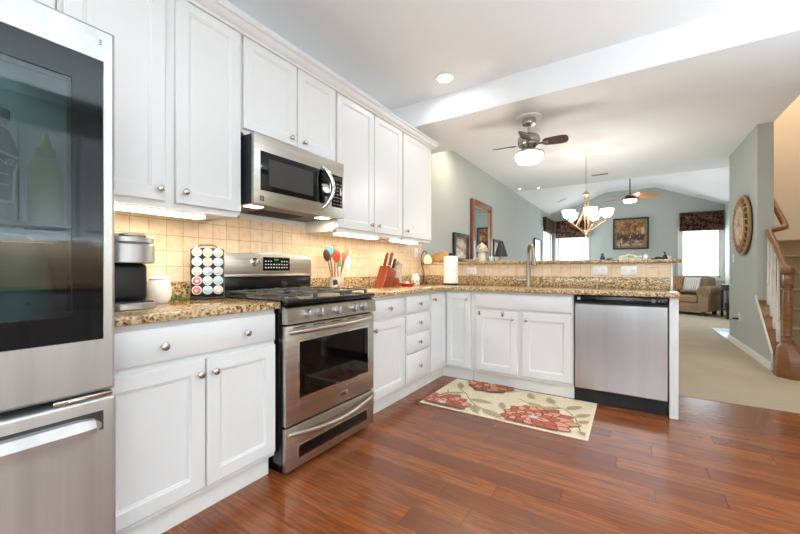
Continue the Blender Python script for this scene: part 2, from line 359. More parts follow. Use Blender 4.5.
s = MB(); s.prism(P + [(4.25, H1 + .08), (2.79, VZ + .08), (1.53, VZ + .08), (0, H1 + .08)], lambda a, b, c: (a, c, b), 8.05, 12.56)
s.prism([(0, H1 + .09), (4.25, H1 + .09), (2.8, VZ + .1), (1.5, VZ + .1)], lambda a, b, c: (a, c, b), 7.97, 8.045)
struct('ceiling_vault', s, CEIL)
# tile
struct('wall_tile_left', MB().box(0, .008, .443, 3.853, .917, 1.42), TILEY)
# pony wall, its tile, white end
struct('wall_pony', MB().box(.001, 2.482, 3.862, 3.99, .004, 1.139), TRIM)
struct('wall_tile_bar', MB().box(.009, 2.466, 3.8545, 3.8615, .92, 1.139), TILEX)
# baseboards and trim
def base(m, a0, a1): return MB().prism([(0, 0), (.014, 0), (.014, .075), (.009, .09), (0, .09)], lambda c, b, a: m(a, b, c), a0, a1)
struct('baseboard_stair', base(FMX(3.44), 5.345, 7.30), TRIM)
struct('baseboard_far', base(FY(12.56), 0, 4.25), TRIM)
struct('baseboard_living_left', base(FX(0), 4.0, 12.54), TRIM)
struct('baseboard_living_right', base(FMX(4.25), 7.3, 12.54), TRIM)
s = MB(); s.prism([(5.30, .02), (5.33, .02), (5.33, .185), (5.90, .73), (5.90, .775), (5.30, .20)], lambda a, b, c: (c, a, b), 3.428, 3.4395)
struct('trim_1', s, TRIM)
# windows: frame, sashes, pane
def window(n, m, a0, a1, b0, b1, split=True):
    e = bpy.data.objects.new('window_%d' % n, None); col.objects.link(e); e['kind'] = 'structure'; WL[e.name] = Vector((0, 0, 0))
    s = MB(); w_ = .07
    for q in ((a0 - w_, a0, b0 - w_, b1 + w_), (a1, a1 + w_, b0 - w_, b1 + w_), (a0, a1, b1, b1 + w_), (a0, a1, b0 - w_, b0)):
        p0, p1 = m(q[0], q[2], .001), m(q[1], q[3], .016); s.box(*[v for i in range(3) for v in sorted((p0[i], p1[i]))])
    for q in ((a0, a0 + .045, b0, b1), (a1 - .045, a1, b0, b1), (a0, a1, b1 - .05, b1), (a0, a1, b0, b0 + .06)):
        p0, p1 = m(q[0], q[2], -.07), m(q[1], q[3], -.035); s.box(*[v for i in range(3) for v in sorted((p0[i], p1[i]))])
    s.build('window_frame', TRIM, e)
    s = MB(); p0, p1 = m(a0 + .04, b0 + .05, -.056), m(a1 - .04, b1 - .04, -.050); s.box(*[v for i in range(3) for v in sorted((p0[i], p1[i]))]); s.build('window_pane', PANE, e)
window(1, FX(0), 11.13, 12.37, .93, 2.28)
window(2, FY(12.56), .18, 1.02, .86, 2.2)
window(3, FY(12.56), 3.345, 4.18, .86, 2.2)
window(4, FMX(4.25), 8.5, 10.3, .6, 2.3)
window(5, FPY(-2.3), 1.1, 3.3, 1.05, 2.25)  # invented window behind the camera, added to let in daylight

window(6, FMX(4.56), -2.14, -.56, .05, 2.14)  # made-up glazed opening, unseen, put in for its daylight

# stairs
RS, RN, SY = .212, .225, 5.55
s = MB()
for k in range(7):
    y0 = SY + RN * k; z = RS * (k + 1)
    s.box(3.59, 4.555, y0, 7.195, z - RS, z - .03); s.box(3.59, 4.555, y0 - .025, 7.195, z - .03, z, .012)
struct('stairs', s, SCARP)
rail = thing('stair_railing', 'stained wood stair railing with white balusters and a thick turned newel post', 'railing', (3.52, 5.12, .004))
s = MB(); s.prism([(5.31, 0.0), (5.34, 0.0), (5.34, .20), (5.94, .745), (5.94, .785), (5.335, .235), (5.31, .20)], lambda a, b, c: (c, a, b), 3.441, 3.588)
s.build('sloped_cap', OAK, rail)
s = MB(); nx, ny = 3.505, 5.14
o8 = lambda r, z: [(nx + .045 + r * cos(pi / 8 + pi / 4 * i) - .045 * min(1, max(0, (z - .12) / .2)), ny + r * sin(pi / 8 + pi / 4 * i), z) for i in range(8)]
s.rings([o8(.15, .004), o8(.15, .06), o8(.145, .12), o8(.085, .30), o8(.048, .345)])
s.lathe(nx, ny, [(.046, .34), (.05, .37), (.032, .385), (.03, .40), (.042, .415), (.033, .44), (.031, .52), (.036, .62), (.04, .72), (.038, .80), (.030, .86), (.028, .88), (.043, .895), (.044, .915), (.03, .93), (.034, .95), (.0, .95)])
s.box(nx - .036, nx + .036, ny - .036, ny + .036, .93, 1.03, .006)
s.build('newel_post', OAK, rail, ang=30)
s = MB(); s.lathe(nx, ny, [(.0, 1.03), (.04, 1.032), (.056, 1.05), (.058, 1.08), (.05, 1.105), (.025, 1.118), (0, 1.124)]); s.build('newel_cap', OAK, rail)
s = MB(); hx = 3.525; s.tube([(nx, ny, 1.085), (nx + .01, 5.3, 1.13), (nx + .025, 5.60, 1.345), (hx, 5.80, 1.50), (hx + .006, 5.83, 1.53), (hx + .03, 5.838, 1.545), (hx + .11, 5.838, 1.56), (hx + .14, 5.845, 1.57), (hx + .15, 5.90, 1.61), (hx + .15, 6.3, 1.92), (hx + .15, 6.95, 2.42)], .031, 14)
s.build('handrail', OAK, rail, ang=50)
for k in range(4):
    y = 5.42 + .135 * k; zb = .235 + (y - 5.335) * .905 + .004; zt = 1.13 + (y - 5.3) * .735 - .035; bxx = 3.505 + .02 * k / 3
    L_ = zt - zb
    s = MB(); s.box(bxx - .014, bxx + .014, y - .014, y + .014, zb - .012, zb + L_ * .24, .002)
    s.lathe(bxx, y, [(.014, zb + L_ * .24), (.018, zb + L_ * .255), (.010, zb + L_ * .27), (.015, zb + L_ * .32), (.013, zb + L_ * .45), (.010, zb + L_ * .7), (.009, zt + .02)], 12)
    s.build('baluster', TRIM, rail)

# ------------------------------------------------------------------ base cabinets, left run
XF = .612
def cab_body(root, x0, x1, y0, y1, toe, z0=.112, z1=.878):
    MB().box(x0, x1, y0, y1, z0, z1, .0015, 1).build('body', CAB, root); toe.build('toe_kick', TRIM, root)
c = thing('base_cabinet', 'white base cabinet with one wide drawer and two doors between fridge and stove', 'cabinet', (.3, .83, 0))
cab_body(c, .012, XF, .447, 1.209, MB().box(.02, .565, .449, 1.207, .001, .111))
m = FX(XF)
d = slab_mb(m, .458, 1.202, .7183, .854).build('drawer', CAB, c); knob(m, .672, .781, d); knob(m, 1.031, .781, d)
d = door_mb(m, .458, .8385, .139, .695).build('door', CAB, c); knob(m, .812, .636, d)
d = door_mb(m, .846, 1.202, .139, .695).build('door', CAB, c); knob(m, .876, .636, d)
c = thing('base_cabinet', 'narrow white base cabinet with one drawer over one door just right of the stove', 'cabinet', (.3, 2.23, 0))
cab_body(c, .012, XF, 1.984, 2.476, MB().box(.02, .565, 1.985, 2.475, .001, .111))
d = slab_mb(m, 1.995, 2.4626, .7183, .854).build('drawer', CAB, c); knob(m, 2.235, .787, d)
d = door_mb(m, 1.995, 2.4626, .139, .695).build('door', CAB, c); knob(m, 2.045, .642, d)
c = thing('drawer_cabinet', 'white base cabinet holding a stack of four drawers', 'cabinet', (.3, 2.7, 0))
cab_body(c, .012, XF, 2.478, 2.914, MB().box(.02, .565, 2.479, 2.913, .001, .111))
for z0, z1 in ((.718, .854), (.548, .698), (.385, .530), (.139, .368)):
    d = slab_mb(m, 2.492, 2.90, z0, z1).build('drawer', CAB, c); knob(m, 2.695, (z0 + z1) / 2 if z1 > .37 else .25, d)
c = thing('corner_cabinet', 'white corner base cabinet with two narrow doors meeting at the inner corner', 'cabinet', (.5, 3.4, 0))
YF = 3.252
s = MB(); s.prism([(.012, 2.916), (XF, 2.916), (XF, YF), (.892, YF), (.892, 3.836), (.012, 3.836)], FZ, .112, .878); s.build('body', CAB, c)
s = MB(); s.prism([(.02, 2.917), (.565, 2.917), (.565, 3.30), (.891, 3.30), (.891, 3.83), (.02, 3.83)], FZ, .001, .111); s.build('toe_kick', TRIM, c)
d = door_mb(m, 2.925, 3.228, .139, .854, fr=.05).build('door', CAB, c); knob(m, 2.962, .80, d)
mp = FY(YF)
d = door_mb(mp, .636, .884, .139, .854, fr=.05).build('door', CAB, c); knob(mp, .852, .80, d)
# ------------------------------------------------------------------ peninsula
c = thing('sink_cabinet', 'white sink base cabinet with a false drawer front over two doors', 'cabinet', (1.34, 3.5, 0))
MB().box(.894, 1.782, YF, 3.836, .112, .878, .0015, 1).build('body', CAB, c); MB().box(.895, 1.781, 3.30, 3.83, .001, .111).build('toe_kick', TRIM, c)
d = slab_mb(mp, .933, 1.772, .7211, .854).build('false_front', CAB, c)
d = door_mb(mp, .942, 1.330, .139, .695).build('door', CAB, c); knob(mp, 1.29, .640, d, .021)
for hx in (.979, 1.196):
    MB().box(hx - .011, hx + .011, YF - .028, YF - .0215, .655, .699, .002).box(hx - .008, hx + .008, YF - .036, YF - .028, .676, .69, .002).build('hook', NICK, d)
d = door_mb(mp, 1.371, 1.770, .139, .695).build('door', CAB, c); knob(mp, 1.408, .640, d)
struct('trim_2', MB().box(2.412, 2.466, 3.236, 3.838, .001, .878, .002, 1), CAB)
dw = thing('dishwasher', 'stainless steel dishwasher with black control strip at the end of the peninsula', 'dishwasher', (2.098, 3.5, 0))
MB().box(1.79, 2.406, 3.262, 3.83, .10, .876).build('tub', BLKM, dw)
s = MB(); s.prism([(1.793, -.0), (1.793, -.0)] and [(3.262, .12), (3.262, .808), (3.234, .808), (3.229, .803), (3.228, .5), (3.229, .125), (3.234, .12)], lambda a, b, c: (c, a, b), 1.794, 2.402)
s.build('door', STW, dw, ang=30)
cp = MB().box(1.793, 2.403, 3.228, 3.262, .822, .874, .004).build('control_panel', BLK, dw)
s = MB()
for i in range(20): s.box(1.95 + i * .0125, 1.957 + i * .0125, 3.2268, 3.2285, .846 + .004 * (i % 3 == 0), .850 + .004 * (i % 3 == 0))
PRT = mat('pale_print', (150, 152, 156), .5); s.build('button_print', PRT, cp); s = MB()
for i in range(8): s.box(2.22 + i * .012, 2.227 + i * .012, 3.2268, 3.2285, .848, .852)
s.build('status_print', PRT, cp)
s = MB(); s.box(1.812, 1.834, 3.2262, 3.2285, .838, .860, .0008); s.build('emblem', mat('emblem_plate', (200, 200, 200), .4), cp)
s = MB(); s.rev(FY(3.228), 2.318, .848, [(.001, 0), (.014, 0), (.013, .008), (.001, .009)], 20); s.rev(FY(3.228), 2.352, .848, [(.001, 0), (.007, 0), (.006, .005), (.001, .006)], 14); s.rev(FY(3.228), 2.374, .848, [(.001, 0), (.007, 0), (.006, .005), (.001, .006)], 14)
s.build('dial', mat('dial_grey', (120, 122, 126), .4), cp)
MB().box(1.793, 2.405, 3.285, 3.262 + .08, .003, .098).build('kick_plate', BLKM, dw)

# countertops
def ctop(poly, z0, z1): return MB().prism(poly, FZ, z0, z1, b=.006)
c = thing('countertop', 'short speckled granite countertop between fridge and stove, coffee maker on it', 'countertop', (.33, .83, .88))
ctop([(.001, .4435), (.655, .4435), (.655, 1.2165), (.001, 1.2165)], .8795, .914).build('slab', GRAN, c)
MB().box(.0085, .026, .4435, 1.2165, .9145, 1.0117, .002).build('backsplash_strip', GRAN, c)
c = thing('countertop', 'long L-shaped speckled granite countertop from the stove round to the peninsula end', 'countertop', (.33, 3.5, .88))
fil = [(.655 + .07 - .07 * cos(a), 3.202 - .07 + .07 * sin(a)) for a in [pi / 2 * i / 6 for i in range(7)]]
ctop([(.001, 1.981), (.655, 1.981)] + fil + [(2.462, 3.202), (2.474, 3.214), (2.474, 3.853), (.001, 3.853)], .8795, .914).build('slab', GRAN, c)
s = MB(); s.box(.0085, .026, 1.981, 3.836, .9145, 1.0117, .002).box(.0085, 2.463, 3.8365, 3.854, .9145, 1.0125, .002); s.build('backsplash_strip', GRAN, c)
s = MB(); s.prism([(.001, 3.822), (2.49, 3.822), (2.52, 3.84), (2.545, 3.90), (2.53, 4.06), (2.49, 4.14), (.001, 4.14)], FZ, 1.1405, 1.173, b=.007)
solo(s, 'bar_top', GRAN, 'raised speckled granite bar ledge along the top of the pony wall', 'bar top', (1.2, 3.95, 1.14))

# ------------------------------------------------------------------ upper cabinets
XU = .32
mu = FX(XU)
def upper(label, y0, y1, z0, doors, name='wall_cabinet', zt=2.43, knobs=()):
    c = thing(name, label, 'cabinet', (.16, (y0 + y1) / 2, z0))
    b = MB(); b.box(.003, XU, y0, y1, z0 + .012, zt, .001, 1); b.box(XU - .02, XU, y0, y1, z0, z0 + .012).box(.003, XU, y0, y0 + .015, z0, z0 + .012).box(.003, XU, y1 - .015, y1, z0, z0 + .012)
    b.build('body', CAB, c)
    for (a0, a1, b0, b1, ky, kz) in doors:
        d = door_mb(mu, a0, a1, b0, b1).build('door', CAB, c); knob(mu, ky, kz, d)
    return c
ZD0, ZD1 = 1.405, 2.418
upper('tall white wall cabinet over the coffee maker, nearest the fridge', .435, 1.202, 1.375, [(.45, .81, ZD0, ZD1, .783, 1.458), (.856, 1.196, ZD0, ZD1, .895, 1.462)])
upper('short white wall cabinet directly above the microwave', 1.205, 1.968, 1.856, [(1.215, 1.597, 1.886, ZD1, 1.547, 1.931), (1.604, 1.962, 1.886, ZD1, 1.655, 1.931)])
upper('tall white wall cabinet with two doors right of the microwave', 1.972, 2.893, 1.372, [(1.98, 2.432, 1.40, ZD1, 2.39, 1.458), (2.442, 2.881, 1.40, ZD1, 2.487, 1.458)])
upper('tall white wall cabinet with a single door, last of the row', 2.896, 3.482, 1.372, [(2.908, 3.472, 1.40, ZD1, 2.952, 1.458)])
upper('white cabinet over the refrigerator, mostly above the frame', -.48, .432, 1.85, [(-.47, -.03, 1.875, ZD1, -.06, 1.93), (-.02, .425, 1.875, ZD1, .01, 1.93)])
# crown moulding: follows the row and turns the far end
prof = [(0, 0), (.012, 0), (.016, .012), (.03, .02), (.042, .034), (.048, .046), (.06, .052), (.064, .062), (0, .062)]
s = MB(); z = 2.405
path = [(-.5, XU + .021, 1, 0), (3.483, XU + .021, 1, 1)]
rings = []
rings.append([(XU + .0215 + o, -.5, z + h) for o, h in prof]); rings.append([(XU + .0215 + o, 3.483 + o, z + h) for o, h in prof]); rings.append([(.004, 3.483 + o, z + h) for o, h in prof])
s.rings(rings); struct('trim_3', s, CAB, ang=25)

# under-cabinet lights
def ucl(label, y0, y1):
    e = thing('under_cabinet_light', label, 'light', (.27, (y0 + y1) / 2, 1.386), group='under-cabinet lights')
    MB().box(.225, .295, y0, y1, 1.366, 1.385, .003).build('housing', WHITEP, e)
    MB().box(.228, .2985, y0 + .01, y1 - .01, 1.350, 1.3655, .004).build('diffuser', LED, e)
    lamp('under_cabinet_lamp', 'AREA', (.26, (y0 + y1) / 2, 1.346), 2.5 * (y1 - y0) / .5, (1, .86, .62), (0, 0, 0), .05, y1 - y0 - .02).data.shape = 'RECTANGLE'
ucl('glowing white light bar under the cabinet above the coffee maker', .50, 1.03)
ucl('glowing light bar under the cabinets above the utensil crock', 2.04, 2.56)
ucl('shorter glowing light bar above the knife block, nearest the bar', 2.81, 3.26)

# ------------------------------------------------------------------ refrigerator
f = thing('refrigerator', 'large stainless steel refrigerator with a dark glass door panel at the left edge', 'refrigerator', (.45, -.015, 0))
s = MB(); s.box(.03, .785, -.468, .4355, .02, .70).box(.03, .50, -.468, .4355, .70, 1.78).box(.50, .785, .420, .4355, .70, 1.78).box(.50, .785, -.468, .0, .70, 1.78).box(.50, .785, .0, .42, 1.75, 1.78)
s.build('body', DKGREY, f)
MB().box(.503, .74, .003, .417, .72, .726).box(.503, .508, .003, .417, .727, 1.745).build('liner', mat('fridge_liner', (214, 226, 226), .4), f)
SHP = mat('shelf_plastic', (180, 196, 196), .3)
for z_ in (1.205, .936): MB().box(.60, .80, .01, .41, z_, z_ + .007).build('shelf', SHP, f)
dr = MB(); m = FX(.79); e0, e1, g0, g1 = -.014, .441, .722, 1.796
dr.rings([rect(m, .02, .409, .878, 1.697, .006), rect(m, e0, e1, g0, g1, 0), rect(m, e0, e1, g0, g1, .062), rect(m, e0 + .004, e1 - .004, g0 + .004, g1 - .004, .073), rect(m, e0 + .012, e1 - .012, g0 + .012, g1 - .012, .08), rect(m, .02, .409, .878, 1.697, .08), rect(m, .02, .409, .878, 1.697, .006)], caps=False)
dr = dr.build('door', STV, f)
s = MB()
for q in ((.338, .4075, .879, 1.696), (.0205, .05, .879, 1.696), (.05, .338, 1.62, 1.696), (.05, .338, .879, .95)): s.box(.8655, .8685, *q)
s.build('glass_border', BLKG, dr)
MB().box(.860, .8652, .045, .343, .945, 1.625).build('glass_pane', FRGL, dr)
s = MB(); e = FX(.8697)
s.torus(e, .374, 1.748, 0, .0085, .0009, 20, 6, sq=.5)
for k in range(3): s.tube([e(.368 + k * .004, 1.742 + k * .001, .0006), e(.3715 + k * .004, 1.753, .0006)], .0009, 6)
s.box(.8697, .8705, .3865, .3875, 1.741, 1.756)
s.build('door_mark', mat('pale_steel_mark', (235, 235, 235), .4), dr)
s = MB(); e = FX(.8697)
for k in range(3): s.box(.8697, .8704, .398, .4045, 1.742 + k * .006, 1.7455 + k * .006)
s.build('badge', mat('grey_badge', (110, 110, 112), .4), dr)
MB().box(.79, .87, -.468, -.02, .722, 1.796, .01, 3).build('door', STV, f)
fz = MB(); fz.box(.79, .87, -.468, .441, .035, .706, .010, 3); fz = fz.build('freezer_drawer', STV, f)
s = MB()
hz = [(-.42, 0), (-.405, .6), (-.38, 1), (.35, 1), (.385, .75), (.402, .15)]
s.rings([[(.8705, y, .628 - .016 * k - .004), (.8705, y, .628 + .026 * k + .004), (.8705 + .016 * k + .002, y, .628 + .026 * k + .002), (.8705 + .034 * k + .002, y, .628 + .004 * k), (.8705 + .030 * k + .002, y, .628 - .014 * k - .002)] for y, k in hz])
s.build('handle', STV, fz, ang=30)
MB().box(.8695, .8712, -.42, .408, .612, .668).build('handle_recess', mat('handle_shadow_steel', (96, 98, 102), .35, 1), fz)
MB().box(.80, .868, .30, .432, .7085, .7195, .002).box(.80, .874, .33, .37, .710, .718, .002).build('hinge', CHROME, f)
MB().box(.70, .78, -.45, .42, .003, .032).build('foot_grille', BLKM, f)
lamp('fridge_lamp', 'AREA', (.65, .2, 1.735), .5, (.85, 1, 1), (0, 0, 0), .2)
# food behind the glass
s = MB(); s.lathe(.775, .305, [(0, 1.2125), (.035, 1.2125), (.038, 1.23), (.038, 1.36), (.03, 1.385), (.022, 1.40)]); b_ = thing('condiment_bottle', 'yellow condiment bottle dimly visible behind the fridge glass', 'bottle', (.775, .305, 1.2125))
YEL = mat('mustard_yellow', (226, 196, 40), .35); s.build('body', YEL, b_)
s = MB(); s.lathe(.775, .305, [(.021, 1.401), (.021, 1.425), (.012, 1.435), (.006, 1.47), (0, 1.47)]); s.build('cap', YEL, b_)
b_ = thing('condiment_bottle', 'grey sauce bottle with a pale keystone label dimly visible behind the fridge glass', 'bottle', (.775, .205, 1.2125))
s = MB(); s.lathe(.775, .205, [(0, 1.2125), (.045, 1.2125), (.047, 1.23), (.045, 1.40), (.03, 1.45), (.02, 1.46)]); s.build('body', mat('sauce_grey', (120, 132, 132), .3), b_)
s = MB(); s.lathe(.775, .205, [(.024, 1.461), (.025, 1.475), (.03, 1.48), (.03, 1.505), (0, 1.508)]); s.build('cap', WHITEP, b_)
s = MB(); s.prism([(.175, 1.255), (.235, 1.255), (.238, 1.34), (.249, 1.375), (.205, 1.392), (.161, 1.375), (.172, 1.34)], FX(.822), 0, .001); s.prism([(.18, 1.262), (.23, 1.262), (.232, 1.335), (.242, 1.37), (.205, 1.384), (.168, 1.37), (.178, 1.335)], FX(.8232), 0, .0006, mi=1)
s.text('HEINZ', .022, FX(.8240), .205, 1.36, 0); s.box(.8236, .8242, .185, .225, 1.328, 1.331).box(.8236, .8242, .185, .225, 1.30, 1.303); s.build('label', [WHITEP, mat('label_grey', (96, 110, 112), .5)], b_)
b_ = thing('milk_jug', 'white milk jug dimly visible low behind the fridge glass', 'jug', (.73, .25, .9435))
s = MB(); s.rings([[(.73 + r * cos(a) * .9, .25 + r * sin(a), z_) for a in [2 * pi * i / 24 for i in range(24)]] for r, z_ in ((.075, .944), (.078, .96), (.078, 1.08), (.065, 1.13), (.035, 1.165), (.022, 1.18))]); s.build('body', mat('milk_plastic', (222, 228, 222), .4), b_)
s = MB(); s.lathe(.73, .25, [(.024, 1.181), (.024, 1.2), (0, 1.2)]); s.build('cap', WHITEP, b_)

# ------------------------------------------------------------------ range
r = thing('stove', 'stainless steel gas range with five knobs, oven window and lower drawer', 'stove', (.36, 1.6, 0))
RY0, RY1 = 1.2225, 1.9765
MB().box(.03, .655, RY0, RY1, .06, .895).box(.06, .62, RY0 + .02, RY1 - .02, .002, .06).build('body', BLK, r)
s = MB(); s.box(.645, .694, RY0, RY1, .8955, .924, .009, 3); s.box(.085, .645, RY0, RY0 + .02, .8955, .921, .004).box(.085, .645, RY1 - .02, RY1, .8955, .921, .004); s.build('cooktop_rim', BLK, r)
s = MB(); s.box(.085, .645, RY0 + .02, RY1 - .02, .8955, .912); s.build('cooktop', STH, r)
s = MB(); s.box(.6555, .683, RY0 + .002, RY1 - .002, .262, .785, .004); od = s.build('oven_door', STH, r)
MB().box(.6835, .6845, 1.308, 1.915, .386, .702, .0004).build('window_trim', CHROME, od)
MB().box(.6845, .686, 1.3155, 1.9075, .394, .694).build('oven_window', BLKG, od)
for k in range(5): MB().box(.6825, .6838, 1.27 + k * .145, 1.36 + k * .145, .771, .776).build('vent_slot', BLK, od)
def bowed(x0, bow, z0, sag, y0, y1, n=15): return [(x0 + bow * sin(pi * i / (n - 1)), y0 + (y1 - y0) * i / (n - 1), z0 - sag * sin(pi * i / (n - 1))) for i in range(n)]
s = MB(); s.tube(bowed(.694, .034, .753, .0, 1.24, 1.955, 17), [.010] + [.0135] * 15 + [.010], 12); s.cyl((.683, 1.262, .753), (.705, 1.262, .753), .012).cyl((.683, 1.933, .753), (.705, 1.933, .753), .012); s.build('handle', STH, od, ang=50)
s = MB(); s.box(.683, .6865, 1.63, 1.70, .298, .332, .001); s.box(.6865, .6872, 1.638, 1.692, .305, .325, mi=1)
bd = s.build('badge', [CHROME, mat('badge_engraving', (120, 112, 104), .4, 1)], od)
s = MB(); s.box(.6555, .683, RY0 + .002, RY1 - .002, .025, .252, .004); dr = s.build('warming_drawer', STH, r)
MB().box(.6835, .6845, 1.305, 1.90, .070, .146, .0004).build('window_trim', CHROME, dr); MB().box(.6845, .686, 1.312, 1.893, .077, .139).build('drawer_window', BLKG, dr)
s = MB(); s.tube(bowed(.690, .036, .222, .030, 1.235, 1.965, 17), [.008] + [.013] * 15 + [.008], 12); s.build('handle', STH, dr, ang=50)
s = MB(); s.prism([(.6555, .797), (.700, .797), (.694, .880), (.6555, .893)], lambda a, b, c: (a, c, b), RY0 + .001, RY1 - .001); cp = s.build('control_panel', STH, r)
kd = lambda a, b, c: (.697 + c, a, b - c * -.07)
for ky in (1.36, 1.449, 1.597, 1.745, 1.836):
    s = MB(); s.rev(kd, ky, .840, [(.001, .0), (.026, .0), (.027, .004), (.024, .008), (.022, .022), (.020, .028), (.001, .029)], 22); s.box(.722, .734, ky - .004, ky + .004, .820, .864, .002); s.build('knob', STW, r)
# grates and burners
for k in range(3):
    y0 = RY0 + .025 + k * .238; y1 = y0 + .226; s = MB(); zz = .952
    for yy in (y0, y1): s.box(.12, .635, yy - .006, yy + .006, zz - .010, zz, .003)
    for xx in (.12, .375, .635): s.box(xx - .006, xx + .006, y0, y1, zz - .010, zz, .003)
    ym_ = (y0 + y1) / 2
    for xx in (.21, .53):
        for q0, q1 in ((y0, y0 + .075), (y1 - .075, y1)): s.box(xx - .005, xx + .005, q0, q1, zz - .009, zz + .006, .003)
        s.box(xx - .09, xx - .035, ym_ - .005, ym_ + .005, zz - .009, zz + .006, .003).box(xx + .035, xx + .09, ym_ - .005, ym_ + .005, zz - .009, zz + .006, .003)
    for xx in (.125, .63):
        for yy in (y0, y1): s.box(xx - .008, xx + .008, yy - .008, yy + .008, .9125, zz - .006, .002)
    s.build('grate', IRON, r)
for (bx, by) in ((.21, 1.36), (.555, 1.36), (.38, 1.60), (.21, 1.84), (.555, 1.84)):
    s = MB(); s.lathe(bx, by, [(0, .9125), (.05, .9125), (.048, .922), (.036, .93), (.036, .937), (0, .938)]); s.build('burner', IRON, r)
# back guard
s = MB(); s.box(.012, .062, RY0, RY1, .9215, 1.037, .004); bgd = s.build('backguard', BLK, r)
pts = [(RY0, 1.040)] + [(RY0 + (RY1 - RY0) * i / 20, 1.178 + .020 * sin(pi * i / 20)) for i in range(21)] + [(RY1, 1.040)]
pts[1] = (RY0 + .004, 1.166); pts[21] = (RY1 - .004, 1.166)
s = MB(); s.prism(pts, lambda a, b, c: (c, a, b), .012, .070, b=.005); s.build('control_console', STH, bgd, ang=40)
s = MB(); s.box(.062, .082, RY0 + .001, RY1 - .001, 1.034, 1.05, .006); s.build('console_lip', STH, bgd)
s = MB(); s.box(.0705, .0722, 1.535, 1.762, 1.075, 1.168, .0008)
kp = s.build('display', BLKG, bgd)
s = MB()
for i in range(9):
    for j in range(3):
        if j == 2 and 2 < i < 6: continue
        s.box(.0722, .0728, 1.55 + i * .0225, 1.561 + i * .0225, 1.092 + j * .022, 1.100 + j * .022)
s.build('buttons', mat('pale_buttons', (200, 200, 200), .5), kp)
s = MB()
for i in range(3): s.box(.0722, .0729, 1.628 + i * .012, 1.635 + i * .012, 1.145, 1.157)
s.build('clock_digits', GREENLED, kp)
s = MB(); s.rev(FX(.070), 1.470, 1.130, [(.001, 0), (.03, 0), (.031, .006), (.024, .010), (.022, .026), (.019, .031), (.001, .032)], 24); s.box(.094, .105, 1.466, 1.474, 1.11, 1.15, .002); s.build('knob', CHROME, r)
s = MB(); s.torus(FX(.062), 1.72, .985, .001, .026, .0025, 28, 8); s.ell((.0625, 1.72, .985), (.001, .022, .016)); s.build('badge', mat('dark_badge', (70, 66, 60), .4, .6), bgd)

# ------------------------------------------------------------------ microwave
mw = thing('microwave', 'stainless steel over-the-range microwave with curved handle and dark window', 'microwave', (.2, 1.59, 1.452))
MY0, MY1, MZ0, MZ1 = 1.2215, 1.9595, 1.452, 1.850
MB().box(.012, .395, MY0 + .003, MY1 - .003, MZ0 + .004, MZ1 - .002).build('body', DKGREY, mw)
s = MB(); s.box(.3955, .422, MY0, MY1, MZ0, MZ1, .004); md = s.build('door', STH, mw)
s = MB(); s.box(.422, .4235, 1.262, 1.815, 1.533, 1.757, .001); s.build('window', BLKG, md)
s = MB(); s.box(.4235, .4240, 1.318, 1.66, 1.565, 1.722); s.build('inner_screen', mat('window_mesh', (52, 50, 50), .35), md)
s = MB(); s.tube([(.4225 + .052 * sin(pi * i / 14) ** .8, 1.742 + .052 * sin(pi * i / 14), 1.787 - .295 * i / 14) for i in range(15)], [.010] + [.015] * 13 + [.010], 12); s.build('handle', CHROME, md, ang=50)
s = MB(); s.box(.422, .4235, 1.834, 1.944, 1.524, 1.750, .001); cp = s.build('control_panel', BLKG, mw)
s = MB()
for i in range(3):
    for j in range(7): s.box(.4235, .4242, 1.848 + i * .033, 1.868 + i * .033, 1.54 + j * .024, 1.548 + j * .024)
s.build('buttons', mat('grey_buttons', (120, 116, 110), .5), cp)
MB().box(.4235, .4241, 1.852, 1.925, 1.715, 1.737).build('display', mat('display_grey', (60, 66, 62), .2), cp)
s = MB(); s.box(.422, .4232, 1.258, 1.285, 1.472, 1.502, .0005); s.box(.4232, .4238, 1.263, 1.266, 1.476, 1.498, mi=1); s.box(.4232, .4238, 1.268, 1.280, 1.485, 1.489, mi=1).box(.4232, .4238, 1.268, 1.280, 1.476, 1.480, mi=1).box(.4232, .4238, 1.268, 1.280, 1.494, 1.498, mi=1); s.build('emblem', [BLK, mat('emblem_lines', (170, 160, 150), .4)], md)
for k, yy in enumerate((1.30, 1.86)):
    s = MB(); s.box(.27, .34, yy - .045, yy + .045, 1.4508, 1.4555, .002); s.build('lamp_lens', LED, mw)
    lamp('hood_lamp', 'AREA', (.30, yy, 1.448), 1.0, (1, .82, .58), (0, 0, 0), .07)
s = MB()
for k in range(9): s.box(.06 + k * .02, .07 + k * .02, 1.42, 1.74, 1.4515, 1.4565)
s.build('grease_filter', BLKM, mw)

# ------------------------------------------------------------------ things on the left counter
cm = thing('coffee_maker', 'single-serve coffee maker with brushed steel top and black body beside the fridge', 'coffee maker', (.33, .638, .914))
MB().box(.16, .36, .558, .730, .9455, 1.1095, .02, 3).build('body', BLKM, cm)
def pill(x0, x1, y0, y1, r_, z0, z1, e):
    c_ = [(x0, y0), (x1, y0), (x1, y1), (x0, y1)]; rr_ = [.02, r_, r_, .02]; out = []
    def ring(k, z_): 
        pts = []
        for q, ((cx__, cy__), ra_) in enumerate(zip(c_, rr_)):
            sx_, sy_ = (1, -1)[q in (1, 2)], (1, -1)[q in (2, 3)]
            for a in range(9):
                th = pi + pi / 2 * q + pi / 2 * a / 8; pts.append((cx__ + sx_ * ra_ + (ra_ - k) * cos(th), cy__ + sy_ * ra_ + (ra_ - k) * sin(th), z_))
        return pts
    return [ring(e, z0), ring(0, z0 + e), ring(0, z1 - e), ring(e, z1)]
MB().rings(pill(.17, .465, .538, .746, .09, .9145, .943, .004)).build('base', STV, cm)
MB().rings(pill(.16, .455, .538, .746, .09, 1.11, 1.19, .003)).build('brew_head', STV, cm)
